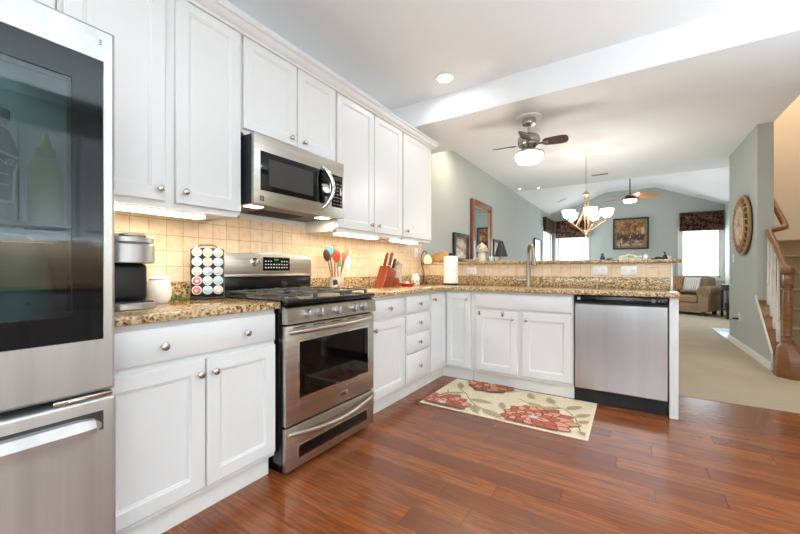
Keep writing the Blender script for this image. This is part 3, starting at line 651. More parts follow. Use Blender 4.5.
s = MB(); s.rings(pill(.162, .452, .540, .744, .09, 1.1915, 1.226, .008)); s.tube([(.40, .578, 1.224), (.455, .608, 1.226), (.462, .642, 1.226), (.455, .678, 1.226), (.40, .708, 1.224)], .006); s.build('lid', STV, cm)
MB().box(.365, .445, .578, .718, .9435, .949, .003).build('drip_tray', BLK, cm)
j = thing('sugar_jar', 'small round white ceramic jar with lid beside the coffee maker', 'jar', (.19, .845, .914))
s = MB(); s.lathe(.19, .845, [(0, .9145), (.038, .9145), (.05, .93), (.056, .96), (.054, .995), (.045, 1.025), (.04, 1.032)]); s.build('body', CERAM, j)
s = MB(); s.lathe(.19, .845, [(.044, 1.0325), (.045, 1.037), (.036, 1.05), (.012, 1.058), (.009, 1.063), (.013, 1.07), (.009, 1.077), (0, 1.078)]); s.build('lid', CERAM, j)
s = MB()
random.seed(3)
for k in range(70):
    px, py = .12 + random.uniform(-.035, .035), .955 + random.uniform(-.06, .035); a = random.uniform(0, 2 * pi); L_ = random.uniform(.018, .032); zb = .9155 + random.uniform(.0, .012); tz = zb + random.uniform(.006, .03)
    ux, uy = cos(a), sin(a); q = .25
    s.rings([[(px - uy * .001, py + ux * .001, zb), (px + uy * .001, py - ux * .001, zb), (px, py, zb + .0012)], [(px + ux * L_ * .5 - uy * L_ * q, py + uy * L_ * .5 + ux * L_ * q, (zb + tz) / 2 + .004), (px + ux * L_ * .5 + uy * L_ * q, py + uy * L_ * .5 - ux * L_ * q, (zb + tz) / 2 + .004), (px + ux * L_ * .5, py + uy * L_ * .5, (zb + tz) / 2 + .006)], [(px + ux * L_, py + uy * L_, tz), (px + ux * L_ + .0005, py + uy * L_, tz), (px + ux * L_, py + uy * L_, tz + .0008)]])
s.tube([(.12 + .02 * sin(k), .90 + k * .012, .919) for k in range(9)], .003, 6)
solo(s, 'leafy_sprig', fabric('sage_leaves', [(.3, (92, 104, 56)), (.7, (150, 156, 98))], 40), 'low green leafy sprig lying between white jar and pod rack', 'greenery', (.12, .97, .914))
# pod rack and pods, facing the room at a slant
ra = R(-28)
rk = thing('pod_rack', 'black upright rack holding rows of coffee pods beside the stove', 'pod rack', (.135, 1.120, .914), ra)
s = MB(); s.box(-.03, .012, -.082, .082, .018, .292, .012, 3); s.build('panel', BLKM, rk, local=True)
s = MB(); s.box(-.05, .05, -.088, .088, .0005, .014, .005); s.build('base', BLKM, rk, local=True)
s = MB(); s.tube([(-.01, -.055, .285), (-.01, -.05, .303), (-.01, -.03, .31), (-.01, .03, .31), (-.01, .05, .303), (-.01, .055, .285)], .005, 8); s.build('handle', CHROME, rk, local=True)
s = MB()
for sd in (-.084, .084): s.tube([(-.005, sd, .014), (-.005, sd, .285)], .004, 8)
s.build('side_wire', CHROME, rk, local=True)
LB, LP, LR = mat('pod_lid_blue', (168, 200, 220), .35, 0, .25, 60), mat('pod_lid_peach', (222, 190, 174), .35, 0, .25, 60), mat('pod_lid_red', (196, 112, 116), .35, 0, .2, 60)
names_r = ['bottom', 'fourth', 'middle', 'second', 'top']; names_c = ['left', 'middle', 'right']
Mr = Matrix.Translation((.135, 1.120, .914)) @ Matrix.Rotation(ra, 4, 'Z')
lids = [[2, 0, 1], [2, 0, 0], [1, 0, 0], [0, 1, 0], [1, 1, 1]]
for i in range(5):
    for jx in range(3):
        p = thing('coffee_pod', '%s-lidded coffee pod in the %s row, %s of the black rack' % (('pale blue', 'peach', 'red')[lids[i][jx]], names_r[i], names_c[jx]), 'coffee pod', Mr @ Vector((.012, (jx - 1) * .0535, .052 + i * .0535)), ra, 'coffee pods in the rack')
        s = MB(); s.rev(FX(0), 0, 0, [(.001, .0008), (.019, .0008), (.0215, .010), (.0255, .011), (.0255, .014), (.021, .0148), (.001, .0148)], 22); s.build('cup', PODW, p, local=True)
        s = MB(); s.rev(FX(0), 0, 0, [(.001, .0149), (.0205, .0149), (.0195, .0156), (.001, .0156)], 20); s.build('lid', (LB, LP, LR)[lids[i][jx]], p, local=True)
        s = MB(); q_ = .004 * ((i + jx) % 3 - 1); s.rev(FX(.0157), q_, -.003, [(.001, 0), (.008, 0), (.007, .0005), (.001, .0005)], 12); s.build('lid_print', (LP, LB, WHITEP)[(i * 2 + jx) % 3], p, local=True)
# ------------------------------------------------------------------ things right of the stove
cx_, cy_ = .14, 2.18
ck = thing('utensil_crock', 'cream painted ceramic crock full of cooking utensils beside the stove', 'crock', (cx_, cy_, .914))
s = MB(); s.lathe(cx_, cy_, [(0, .9145), (.056, .9145), (.061, .92), (.061, 1.006), (.064, 1.012), (.064, 1.02), (.057, 1.02), (.055, .93), (0, .928)]); s.build('body', CREAM, ck)
s = MB(); mk = lambda a, b, c: (cx_ + (.0612 + c) * cos(a), cy_ + (.0612 + c) * sin(a), b)
for (a, b, rr, mi) in ((-.95, .985, .017, 0), (-.78, .972, .012, 0), (-1.05, .965, .011, 0), (-.35, .955, .015, 1), (-.1, .965, .014, 2), (-.55, .945, .010, 3), (.15, .95, .012, 1)):
    s.rings([[mk(a + q * rr * cos(t) / .0545, b + q * rr * sin(t), .0006) for t in [2 * pi * i / 14 for i in range(14)]] for q in (1,)] + [[mk(a + .9 * rr * cos(t) / .0545, b + .9 * rr * sin(t), .0010) for t in [2 * pi * i / 14 for i in range(14)]]], mi=mi)
s.build('painted_fruit', [mat('paint_dark', (44, 44, 52), .4), mat('paint_rose', (214, 158, 140), .4), mat('paint_gold', (214, 178, 110), .4), mat('paint_leaf', (128, 140, 92), .4)], ck)
def utensil(name, label, cat, u0, head, hm, handm, rad, kind):
    h = Vector(head); b0 = Vector((cx_ + u0[0], cy_ + u0[1], .936)); d_ = (h - b0).normalized()
    t_ = thing(name, label, cat, tuple(b0), 0, 'utensils in the crock')
    s = MB(); s.tube([b0, b0 + (h - b0) * .5, h - d_ * rad[2] * .6], [.0055, .006, .005], 8); s.build('handle', handm, t_)
    q = Vector((0, 0, 1)).rotation_difference(d_).to_matrix().to_4x4()
    s = MB(); s.ell(h, rad, M=q @ Matrix.Rotation(R(-20), 4, 'Z')) if kind == 'spoon' else s.box(-rad[0], rad[0], -rad[1], rad[1], -rad[2], rad[2], min(rad[0], .008), 2, M=Matrix.Translation(h) @ q @ Matrix.Rotation(R(-20), 4, 'Z'))
    s.build('head', hm, t_)
TEAL, RED, GRN, REDD, BRN = mat('teal_silicone', (86, 178, 176), .4), mat('red_silicone', (214, 58, 44), .4), mat('green_silicone', (112, 176, 104), .4), mat('dark_red_silicone', (170, 60, 48), .4), mat('brown_nylon', (92, 50, 40), .4)
utensil('ladle', 'dark brown nylon spoon leaning left in the utensil crock', 'utensil', (-.005, -.020), (.15, 2.062, 1.195), BRN, CHROME, (.012, .030, .050), 'spoon')
utensil('spatula', 'teal silicone spatula in the utensil crock', 'utensil', (-.012, -.01), (.14, 2.105, 1.222), TEAL, BEECH, (.009, .031, .046), 'flat')
utensil('spoon', 'round red silicone spoon in front of the utensil crock bunch', 'utensil', (.03, -.004), (.18, 2.142, 1.192), RED, CHROME, (.013, .036, .052), 'spoon')
utensil('wooden_spatula', 'broad wooden spatula at the back of the utensil crock', 'utensil', (-.02, .005), (.10, 2.21, 1.232), BEECH, BEECH, (.006, .036, .052), 'flat')
utensil('spatula', 'small green silicone spatula low in the utensil crock', 'utensil', (.02, .012), (.17, 2.195, 1.142), GRN, WHITEP, (.008, .018, .038), 'flat')
utensil('spatula', 'narrow dark red spatula at the right of the utensil crock', 'utensil', (.012, .02), (.155, 2.245, 1.165), REDD, REDD, (.008, .015, .058), 'flat')
utensil('wooden_spoon', 'long wooden spoon leaning furthest right in the utensil crock', 'utensil', (-.012, .026), (.13, 2.315, 1.222), BEECH, BEECH, (.009, .022, .056), 'spoon')
# knife block and knives
kb = thing('knife_block', 'reddish wooden knife block on the granite counter under the light', 'knife block', (.2, 2.79, .914))
s = MB(); mk = lambda a, b, c: (.16 + c, a, b)
s.prism([(2.665, .9145), (2.82, .9145), (2.885, 1.065), (2.765, 1.12)], mk, 0, .105, b=.004); s.build('tall_block', CHERRY, kb)
s = MB(); s.prism([(2.832, .9145), (2.955, .9145), (2.955, .985), (2.93, 1.0), (2.872, 1.0)], mk, .004, .101, b=.003); s.build('front_block', CHERRY, kb)
dk = Vector((0, .42, .907)).normalized()
def knife(label, x, y, z, L_, hm, rx=.011, ry=.014):
    k = thing('knife', label, 'knife', (x, y, z), 0, 'knives in the block'); p = Vector((x, y, z)); q = Vector((0, 0, 1)).rotation_difference(dk).to_matrix().to_4x4()
    s = MB(); s.box(-rx, rx, -ry, ry, .008, L_, .005, 2, M=Matrix.Translation(p) @ q); s.build('handle', hm, k)
    s = MB(); s.box(-rx * .8, rx * .8, -ry * .9, ry * .9, .0015, .009, .001, 1, M=Matrix.Translation(p) @ q); s.build('bolster', CHROME, k)
KH = wood('knife_handle_wood', (88, 44, 26), (132, 76, 48), .4); KB = mat('knife_handle_dark', (50, 48, 52), .35)
knife('wood-handled knife nearest the room, tallest at the left of the block', .245, 2.79, 1.111, .145, KH)
knife('wood-handled knife at the back left of the knife block', .185, 2.795, 1.109, .15, KH)
knife('wood-handled knife at the middle of the knife block', .215, 2.825, 1.095, .14, KH)
knife('dark-handled knife at the right of the knife block', .245, 2.855, 1.082, .115, KB)
knife('grey-handled kitchen shears at the far right of the knife block', .19, 2.862, 1.078, .14, mat('shears_grey', (120, 128, 140), .3, .3), .009, .013)
cn = thing('canister', 'grey speckled canister standing behind the knife block', 'canister', (.11, 3.16, .914))
s = MB(); s.lathe(.11, 3.16, [(0, .9145), (.045, .9145), (.046, .93), (.038, 1.04), (.036, 1.1), (.04, 1.125)]); s.build('body', fabric('grey_speckle', [(.35, (92, 88, 82)), (.5, (168, 164, 154)), (.65, (206, 202, 192))], 90, .4), cn)
s = MB(); s.lathe(.11, 3.16, [(.042, 1.1255), (.043, 1.135), (.03, 1.15), (.012, 1.156), (.014, 1.166), (0, 1.17)]); s.build('lid', mat('pewter', (150, 148, 142), .35, .7), cn)
dd = thing('dish', 'red scalloped dish on the counter beside the knife block', 'dish', (.26, 3.10, .914))
s = MB(); N_ = 48; ring = lambda rr, z_, k=0: [(.26 + rr * (1 + k * cos(12 * t)) * cos(t), 3.10 + rr * (1 + k * cos(12 * t)) * sin(t), z_) for t in [2 * pi * i / N_ for i in range(N_)]]
s.rings([ring(.055, .9145), ring(.062, .922, .0), ring(.084, .94, .04), ring(.086, .944, .04), ring(.08, .943, .04), ring(.058, .928), ring(.01, .926)]); s.build('body', mat('red_glaze', (206, 48, 40), .2), dd)
s = MB()
for k in range(12): t = 2 * pi * k / 12; s.ell((.26 + .07 * cos(t), 3.10 + .07 * sin(t), .9372), (.008, .008, .003), n=8)
s.lathe(.26, 3.10, [(0, .9268), (.022, .9268), (.024, .94), (.018, .955), (.008, .962), (0, .963)]); s.build('white_dots', CERAM, dd)
jr = thing('glass_jar', 'squat clear patterned jar with rounded lid, between red dish and gooseneck lamp', 'jar', (.2, 3.37, .914))
JG = mat('milky_glass', (216, 214, 204), .1, 0, .12, 40)
s = MB(); s.lathe(.2, 3.37, [(0, .9145), (.044, .9145), (.048, .922), (.05, .96), (.047, 1.0), (.04, 1.008)]); s.build('body', JG, jr)
s = MB(); s.lathe(.2, 3.37, [(.044, 1.0085), (.046, 1.016), (.03, 1.03), (.01, 1.036), (.012, 1.046), (0, 1.052)]); s.build('lid', JG, jr)
s = MB()
for k in range(8): t = 2 * pi * k / 8; s.ell((.2 + .049 * cos(t), 3.37 + .049 * sin(t), .955), (.006, .006, .014), n=8)
s.build('motif', mat('grey_motif', (124, 124, 122), .3), jr)
pt = thing('paper_towel_holder', 'black countertop stand for the white paper towel roll', 'paper towel holder', (.527, 3.57, .914))
s = MB(); s.lathe(.527, 3.57, [(0, .9145), (.085, .9145), (.088, .92), (.085, .928), (.02, .932), (0, .932)]); s.build('base', BLKM, pt)
s = MB(); s.lathe(.527, 3.57, [(.008, .932), (.008, 1.232), (.012, 1.234), (.024, 1.242), (.026, 1.252), (.02, 1.262), (0, 1.266)]); s.build('finial_post', BLKM, pt)
s = MB(); s.lathe(.527, 3.57, [(.018, .9335), (.076, .9335), (.078, .936), (.078, 1.226), (.076, 1.229), (.018, 1.229), (.017, 1.2), (.017, .96), (.018, .9335)])
solo(s, 'paper_towel_roll', mat('paper_white', (240, 239, 236), .9, 0, .02, 60, .3, 160), 'white paper towel roll standing upright on its black holder', 'paper towel', (.527, 3.57, .9335))
lp = thing('gooseneck_lamp', 'small gooseneck lamp with glowing cream glass shade in the counter corner', 'lamp', (.09, 3.74, .914))
s = MB(); s.lathe(.09, 3.74, [(0, .9145), (.055, .9145), (.055, .922), (.02, .932), (.008, .945), (0, .945)]); s.build('base', BRONZE, lp)
s = MB(); s.tube([(.09, 3.74, .94), (.10, 3.74, 1.03), (.09, 3.74, 1.09), (.065, 3.74, 1.15), (.058, 3.74, 1.21), (.07, 3.74, 1.27), (.10, 3.74, 1.305), (.128, 3.74, 1.29), (.142, 3.74, 1.262), (.150, 3.74, 1.25)], .006, 10); s.build('stem', BRONZE, lp)
s = MB(); s.lathe(.15, 3.74, [(.014, 1.262), (.02, 1.25), (.03, 1.246)]); s.lathe(.15, 3.74, [(0, 1.25), (.028, 1.246), (.044, 1.225), (.05, 1.195), (.046, 1.165), (.036, 1.152), (0, 1.15)]); s.build('shade', WARMB, lp)
lamp('gooseneck_bulb', 'POINT', (.2, 3.72, 1.13), .35, WARM, size=.03)
FAUC = mat('brushed_nickel_dark', (160, 150, 138), .36, 1)
fc = thing('faucet', 'brushed nickel gooseneck kitchen faucet with side lever at the sink', 'faucet', (1.31, 3.72, .914))
s = MB(); s.lathe(1.31, 3.72, [(0, .9145), (.03, .9145), (.03, .925), (.024, .93), (.021, .95), (.022, 1.12), (.017, 1.13)]); s.build('body', FAUC, fc)
s = MB(); dxn, dyn = .62, -.78
arc = [(0, 1.12), (0, 1.22)] + [(.055 - .055 * cos(a), 1.24 + .085 * sin(a)) for a in [pi * i / 10 for i in range(0, 11)]] + [(.118, 1.20)]
s.tube([(1.31 + q * dxn, 3.72 + q * dyn, z_) for q, z_ in arc], .016, 12); s.build('spout', FAUC, fc, ang=60)
s = MB(); s.tube([(1.31 + q * dxn, 3.72 + q * dyn, z_) for q, z_ in ((.117, 1.205), (.123, 1.17), (.132, 1.12))], [.018, .022, .024], 14); s.build('spray_head', FAUC, fc)
s = MB(); s.tube([(1.30, 3.715, .975), (1.24, 3.70, .972), (1.21, 3.69, .975)], [.014, .013, .011], 12); s.tube([(1.215, 3.69, .975), (1.20, 3.688, .99), (1.192, 3.686, 1.02)], [.008, .006, .005], 10); s.build('lever', FAUC, fc)

# outlets and switches
def plate(label, m, a, b, wd, h, kind):
    p0 = m(a, b, 0); o = thing('switch_plate' if 'switch' in kind else 'outlet', label, 'switch' if 'switch' in kind else 'outlet', p0)
    s = MB(); s.rings([rect(m, a - wd / 2, a + wd / 2, b - h / 2, b + h / 2, .0008), rect(m, a - wd / 2, a + wd / 2, b - h / 2, b + h / 2, .003), rect(m, a - wd / 2 + .004, a + wd / 2 - .004, b - h / 2 + .004, b + h / 2 - .004, .006)]); s.build('plate', WHITEP, o)
    s = MB()
    if kind == 'outlet_h':
        for q in (-.026, .026): s.rings([[m(a + q + .016 * cos(t), b + .014 * sin(t), c) for t in [2 * pi * i / 16 for i in range(16)]] for c in (.006, .0085)])
    elif kind == 'outlet_v':
        for q in (-.026, .026): s.rings([[m(a + .014 * cos(t), b + q + .016 * sin(t), c) for t in [2 * pi * i / 16 for i in range(16)]] for c in (.006, .0085)])
    elif kind == 'switch_h':
        for q in (-.03, .03): s.rings([rect(m, a + q - .017, a + q + .017, b - .012, b + .012, .006), rect(m, a + q - .015, a + q + .015, b - .010, b + .010, .010)])
    else: s.rings([rect(m, a - .012, a + .012, b - .022, b + .022, .006), rect(m, a - .010, a + .010, b - .02, b + .02, .010)])
    s.build('rocker' if 'switch' in kind else 'socket', mat('ivory_plastic', (226, 222, 216), .4), o)
mt = FX(.008); mb_ = FY(3.8545)
plate('white wall outlet on tile behind the utensil crock', mt, 2.473, 1.15, .072, .115, 'outlet_v')
plate('white switch plate on tile under the last wall cabinet', mt, 3.70, 1.285, .072, .115, 'switch_v')
plate('white outlet on the bar tile, just right of the paper towel roll', mb_, .655, 1.068, .115, .072, 'outlet_h')
plate('white outlet on the bar tile, nearer the faucet of the right pair', mb_, 1.932, 1.075, .120, .080, 'outlet_h')
plate('white double switch plate at the right end of the bar tile', mb_, 2.163, 1.072, .122, .082, 'switch_h')
plate('white outlet low on the stair wall', FMX(3.44), 6.70, .43, .072, .115, 'outlet_v')
plate('white switch plate under the round wall decoration', FMX(3.44), 7.04, 1.24, .072, .115, 'switch_v')
plate('small white switch plate on the far wall beside the right window', FY(12.56), 3.08, 1.41, .10, .13, 'switch_v')
s = MB(); s.box(3.37, 3.431, 6.68, 6.72, .39, .415, .005); s.tube([(3.38, 6.70, .40), (3.36, 6.72, .395), (3.355, 6.74, .37)], .004, 6)
solo(s, 'power_adapter', BLKM, 'black power adapter plugged into the stair wall outlet', 'plug', (3.40, 6.70, .40))

# ------------------------------------------------------------------ things on the bar ledge
BZ = 1.1735
s = MB(); bkt = thing('woven_basket', 'rounded tan woven piece on the bar ledge beside the gooseneck lamp', 'basket', (.2, 3.97, BZ))
m_, t = newmat('tan_wicker'); v = t.coord(); wv = t.n('ShaderNodeTexWave'); wv.bands_direction = 'Z'; wv.inputs['Scale'].default_value = 28; wv.inputs['Distortion'].default_value = 3; t.l(v, wv.inputs[0])
t.pbr(t.ramp(wv.outputs['Fac'], [(.2, lin((178, 124, 66))), (.8, lin((226, 182, 118)))]), .7, 0, t.bump(wv.outputs['Fac'], .5, .004)); WICK = m_
rg = []
for i in range(13):
    q = i / 12; x = .075 + .25 * q; hh = .03 + .10 * sin(pi * min(1, q * .72 + .12)) + (.022 if q > .55 else 0) * sin((q - .55) / .45 * pi); dw_ = .03 + .065 * sin(pi * (.1 + .8 * q))
    rg.append([(x, 3.97 + dw_ * cos(a), BZ + .0005 + hh * max(0, sin(a))) for a in [pi * k / 12 for k in range(13)]])
s.rings(rg); s.build('body', WICK, bkt, ang=70)
s = MB(); s.tube([(.08, 3.90, BZ + .008), (.14, 3.883, BZ + .008), (.2, 3.878, BZ + .008), (.26, 3.883, BZ + .008), (.325, 3.91, BZ + .008)], .007, 8); s.build('rim', WICK, bkt)
s = MB(); s.lathe(.60, 3.96, [(0, BZ + .0005), (.05, BZ + .0005), (.075, BZ + .012), (.085, BZ + .026), (.08, BZ + .026), (.06, BZ + .012), (0, BZ + .01)])
solo(s, 'shallow_dish', CREAM, 'shallow cream dish on the bar ledge left of the capped jar', 'dish', (.60, 3.96, BZ))
fj = thing('cookie_jar', 'cream ceramic jar with a domed spotted cap on the bar ledge', 'jar', (.74, 3.95, BZ))
s = MB(); s.lathe(.74, 3.95, [(0, BZ + .0005), (.04, BZ + .0005), (.043, BZ + .01), (.04, BZ + .08), (.037, BZ + .105)]); s.build('body', CREAM, fj)
s = MB(); s.lathe(.74, 3.95, [(.036, BZ + .106), (.060, BZ + .108), (.068, BZ + .125), (.062, BZ + .155), (.046, BZ + .185), (.024, BZ + .203), (.010, BZ + .210), (.008, BZ + .220), (0, BZ + .223)]); cp_ = s.build('domed_cap', mat('taupe_glaze', (206, 192, 170), .3, 0, .12, 20), fj)
s = MB()
for (a, z_) in ((-1.9, .14), (-1.35, .137), (-1.62, .165), (-.8, .15), (-2.5, .15)):
    rr = .064 if z_ < .155 else .058; s.ell((.74 + rr * cos(a), 3.95 + rr * sin(a), BZ + z_), (.007, .007, .007), n=8)
s.build('spots', mat('brown_spots', (110, 72, 62), .4), cp_)
for (x, h, rr, lb) in ((.655, .05, .028, 'small white pot left of the capped jar on the bar ledge'), (.845, .055, .03, 'small white pot right of the capped jar on the bar ledge')):
    p = thing('small_pot', lb, 'pot', (x, 3.98, BZ)); s = MB(); s.lathe(x, 3.98, [(0, BZ + .0005), (rr * .75, BZ + .0005), (rr, BZ + h * .8), (rr * 1.1, BZ + h * .82), (rr * 1.1, BZ + h), (rr * .9, BZ + h), (rr * .7, BZ + .01), (0, BZ + .008)]); s.build('body', CERAM, p)
tl = thing('table_lamp', 'small table lamp with black cone shade on the bar ledge', 'lamp', (.96, 3.96, BZ))
s = MB(); s.lathe(.96, 3.96, [(0, BZ + .0005), (.035, BZ + .0005), (.035, BZ + .01), (.015, BZ + .02), (.02, BZ + .035), (.01, BZ + .055), (.006, BZ + .07), (.006, BZ + .2), (0, BZ + .2)]); s.build('base', CREAM, tl)
s = MB(); s.rings([[(.96 + q[0] * cos(a), 3.96 + q[0] * sin(a), BZ + q[1]) for a in [2 * pi * i / 32 for i in range(32)]] for q in ((.074, .055), (.022, .225), (.020, .225), (.072, .055), (.074, .055))], caps=False); s.build('shade', mat('black_shade', (44, 42, 36), .6), tl)
b_ = thing('small_bottle', 'small dark blue bottle standing on the bar ledge', 'bottle', (1.945, 4.0, BZ)); s = MB()
s.lathe(1.945, 4.0, [(0, BZ + .0005), (.020, BZ + .0005), (.022, BZ + .008), (.022, BZ + .03), (.012, BZ + .04), (.009, BZ + .05)]); s.build('body', mat('cobalt', (44, 52, 92), .2), b_); s = MB(); s.lathe(1.945, 4.0, [(.011, BZ + .0505), (.011, BZ + .066), (0, BZ + .067)]); s.build('cap', BLKM, b_)
s = MB(); s.box(1.975, 2.03, 3.98, 4.02, BZ + .0005, BZ + .018, .008); solo(s, 'eyeglass_case', BLKM, 'low black case beside the dark blue bottle on the bar ledge', 'case', (2.0, 4.0, BZ))
random.seed(5)
s = MB()
for k in range(11):
    x = 2.09 + k * .016; hh = .018 + .022 * (1 - abs(k - 5) / 6) + random.uniform(-.004, .006); s.ell((x, 3.98 + random.uniform(-.02, .02), BZ + hh), (.014, .014, .012), n=8); s.cyl((x, 3.98, BZ + .001), (x, 3.98, BZ + hh), .003, n=6)
s.box(2.08, 2.26, 3.96, 4.0, BZ + .0005, BZ + .012, .003)
solo(s, 'flower_arrangement', mat('cream_blossom', (232, 226, 206), .7), 'low row of small cream blossoms on the bar ledge below the painting', 'flowers', (2.17, 3.98, BZ))
s = MB(); s.box(2.275, 2.305, 3.97, 4.0, BZ + .0005, BZ + .042, .004); s.lathe(2.29, 3.985, [(.010, BZ + .042), (.010, BZ + .046), (0, BZ + .046)]); solo(s, 'candle', CERAM, 'small square white candle right of the cream blossoms', 'candle', (2.29, 3.985, BZ))
s = MB(); s.rings([[(2.385 + .028 * q[0] * cos(a), 4.0 + .02 * q[0] * sin(a), BZ + q[1]) for a in [2 * pi * i / 16 for i in range(16)]] for q in ((1, .0005), (1.1, .012), (.8, .024), (.3, .028))]); s.cyl((2.352, 4.0, BZ + .008), (2.335, 4.0, BZ + .012), .006); solo(s, 'small_bowl', BLKM, 'low dark dish beside the little black bottle on the bar ledge', 'dish', (2.385, 4.0, BZ))
b_ = thing('small_bottle', 'little black bottle nearest the right end of the bar ledge', 'bottle', (2.435, 3.99, BZ)); s = MB(); s.lathe(2.435, 3.99, [(0, BZ + .0005), (.02, BZ + .0005), (.021, BZ + .02), (.014, BZ + .035), (.008, BZ + .042)]); s.build('body', BLK, b_); s = MB(); s.tube([(2.435, 3.99, BZ + .043), (2.435, 3.99, BZ + .06), (2.425, 3.985, BZ + .066)], .006, 8); s.build('pump', BLKM, b_)

# ------------------------------------------------------------------ rug
def clip(poly, x0, x1, y0, y1):
    def cl(p, f, it):
        o = []
        for i in range(len(p)):
            a, b = p[i], p[(i + 1) % len(p)]; fa, fb = f(a), f(b)
            if fa >= 0: o.append(a)
            if (fa >= 0) != (fb >= 0): t = fa / (fa - fb); o.append((a[0] + (b[0] - a[0]) * t, a[1] + (b[1] - a[1]) * t))
        return o
    for f in (lambda p: p[0] - x0, lambda p: x1 - p[0], lambda p: p[1] - y0, lambda p: y1 - p[1]):
        poly = cl(poly, f, 0)
        if len(poly) < 3: return []
    return poly
RX0, RX1, RY0_, RY1_ = .735, 1.952, 2.522, 3.262
s = MB(); s.box(RX0, RX1, RY0_, RY1_, .0005, .008, .003, 2)
zc = [.0082]
def patch(poly, mi):
    p = clip(poly, RX0 + .022, RX1 - .022, RY0_ + .022, RY1_ - .022)
    if p:
        zc[0] += .000035; s.poly([(x, y, zc[0]) for x, y in p], mi)
def petal(c, a, L_, wd, mi, r0=.02, tip=.35):
    ca, sa = cos(a), sin(a); pts = []
    for q, h in ((r0 / L_, .25), (.3, .7), (.55, 1), (.75, .9), (.86, .62), (.9, .5), (.94, .42), (1, .0), (.94, -.42), (.9, -.5), (.86, -.62), (.75, -.9), (.55, -1), (.3, -.7), (r0 / L_, -.25)):
        x, y = q * L_, h * wd; pts.append((c[0] + x * ca - y * sa, c[1] + x * sa + y * ca))
    patch(pts, mi)
def leaf(a, b, wd, mi=4):
    A, B = Vector(a), Vector(b); d_ = B - A; L_ = d_.length; an = math.atan2(d_.y, d_.x); ca, sa = cos(an), sin(an)
    f = lambda x, y: (A.x + x * ca - y * sa, A.y + x * sa + y * ca)
    patch([f(L_ * q, wd * h) for q, h in ((0, 0), (.15, .6), (.35, 1), (.6, .9), (.85, .45), (1, 0), (.85, -.4), (.6, -.8), (.35, -.9), (.15, -.55))], mi)
    patch([f(L_ * q, wd * h) for q, h in ((.03, .04), (.97, .02), (.97, -.02), (.03, -.04))], 5)
    for k in range(1, 6):
        for sg in (1, -1):
            x = L_ * k / 7; patch([f(x, 0), f(x + .012, 0), f(x + .034, sg * wd * .75 * (1 - abs(k - 2.5) / 6)), f(x + .028, sg * wd * .75 * (1 - abs(k - 2.5) / 6))], 5)
def vine(pts, wd=.0045):
    for a, b in zip(pts, pts[1:]):
        A, B = Vector(a), Vector(b); n_ = Vector((-(B - A).y, (B - A).x)).normalized() * wd; patch([tuple(A + n_), tuple(A - n_), tuple(B - n_), tuple(B + n_)], 5)
patch([(RX0 + .022, RY0_ + .022), (RX1 - .022, RY0_ + .022), (RX1 - .022, RY1_ - .022), (RX0 + .022, RY1_ - .022)], 1)
vine([(1.33, 2.56), (1.29, 2.62), (1.22, 2.66), (1.14, 2.70), (1.05, 2.80), (.97, 2.92), (.88, 2.99)])
vine([(1.40, 3.02), (1.48, 2.98), (1.56, 2.90), (1.62, 2.88)]); vine([(1.90, 2.62), (1.87, 2.74), (1.84, 2.86), (1.76, 2.98), (1.66, 3.04)]); vine([(.80, 2.92), (.84, 2.84), (.90, 2.80)]); vine([(1.15, 2.62), (1.23, 2.54)])
for a, b, wd in (((1.14, 2.70), (1.20, 2.545), .045), ((1.21, 2.66), (1.40, 2.545), .05), ((1.05, 2.80), (1.26, 2.80), .045), ((.97, 2.92), (.79, 2.80), .03), ((1.47, 2.98), (1.64, 2.90), .045), ((1.56, 2.88), (1.74, 3.0), .04), ((1.84, 2.86), (1.93, 2.98), .035), ((1.76, 2.98), (1.86, 3.12), .04), ((1.86, 2.76), (1.95, 2.84), .03), ((1.66, 3.04), (1.60, 3.18), .04), ((1.5, 3.06), (1.44, 3.2), .035), ((1.88, 2.62), (1.96, 2.57), .03), ((.90, 2.99), (.82, 3.15), .035), ((1.36, 2.72), (1.30, 2.86), .03)): leaf(a, b, wd)
def flower(c, Rr, n, ph, st=1.0):
    for ring_, (k, L_, wd, off) in enumerate(((n, 1.0, .20, 0), (n, .84, .17, .5), (n - 3, .62, .16, .2), (n - 5, .42, .13, .6))):
        for i in range(k):
            a = ph + 2 * pi * (i + off) / k; el = 1 + (st - 1) * max(0, cos(a)) ** 2
            q = Rr * L_ * el * random.uniform(.88, 1.06); petal(c, a, q + .008, Rr * wd + .009, 7); petal(c, a, q, Rr * wd, (2, 3, 2, 3)[ring_] if (i + ring_) % 3 else (3, 2, 3, 2)[ring_])
            petal(c, a, q * .7, Rr * wd * .18, 7 if i % 2 else 2)
    patch([(c[0] + .036 * cos(t), c[1] + .026 * sin(t)) for t in [2 * pi * i / 18 for i in range(18)]], 6); patch([(c[0] + .018 * cos(t), c[1] + .013 * sin(t)) for t in [2 * pi * i / 12 for i in range(12)]], 1)
random.seed(11)
flower((1.587, 2.685), .235, 13, .1, 1.35); flower((.905, 2.585), .225, 12, .3, 1.0); flower((1.10, 3.235), .235, 12, .2, 1.1)
RC = lambda n_, c_: mat(n_, c_, .95, 0, .10, 70, .4, 300)
solo(s, 'rug', [RC('rug_border', (228, 212, 186)), RC('rug_field', (226, 207, 176)), RC('rug_terracotta', (176, 98, 76)), RC('rug_coral', (214, 152, 126)), RC('rug_olive', (186, 170, 136)), RC('rug_vine', (146, 128, 96)), RC('rug_heart', (190, 178, 184)), RC('rug_rust', (132, 62, 48))], 'cream floral rug with terracotta blossoms on the wood floor by the sink', 'rug', (1.34, 2.89, 0), smooth=False)

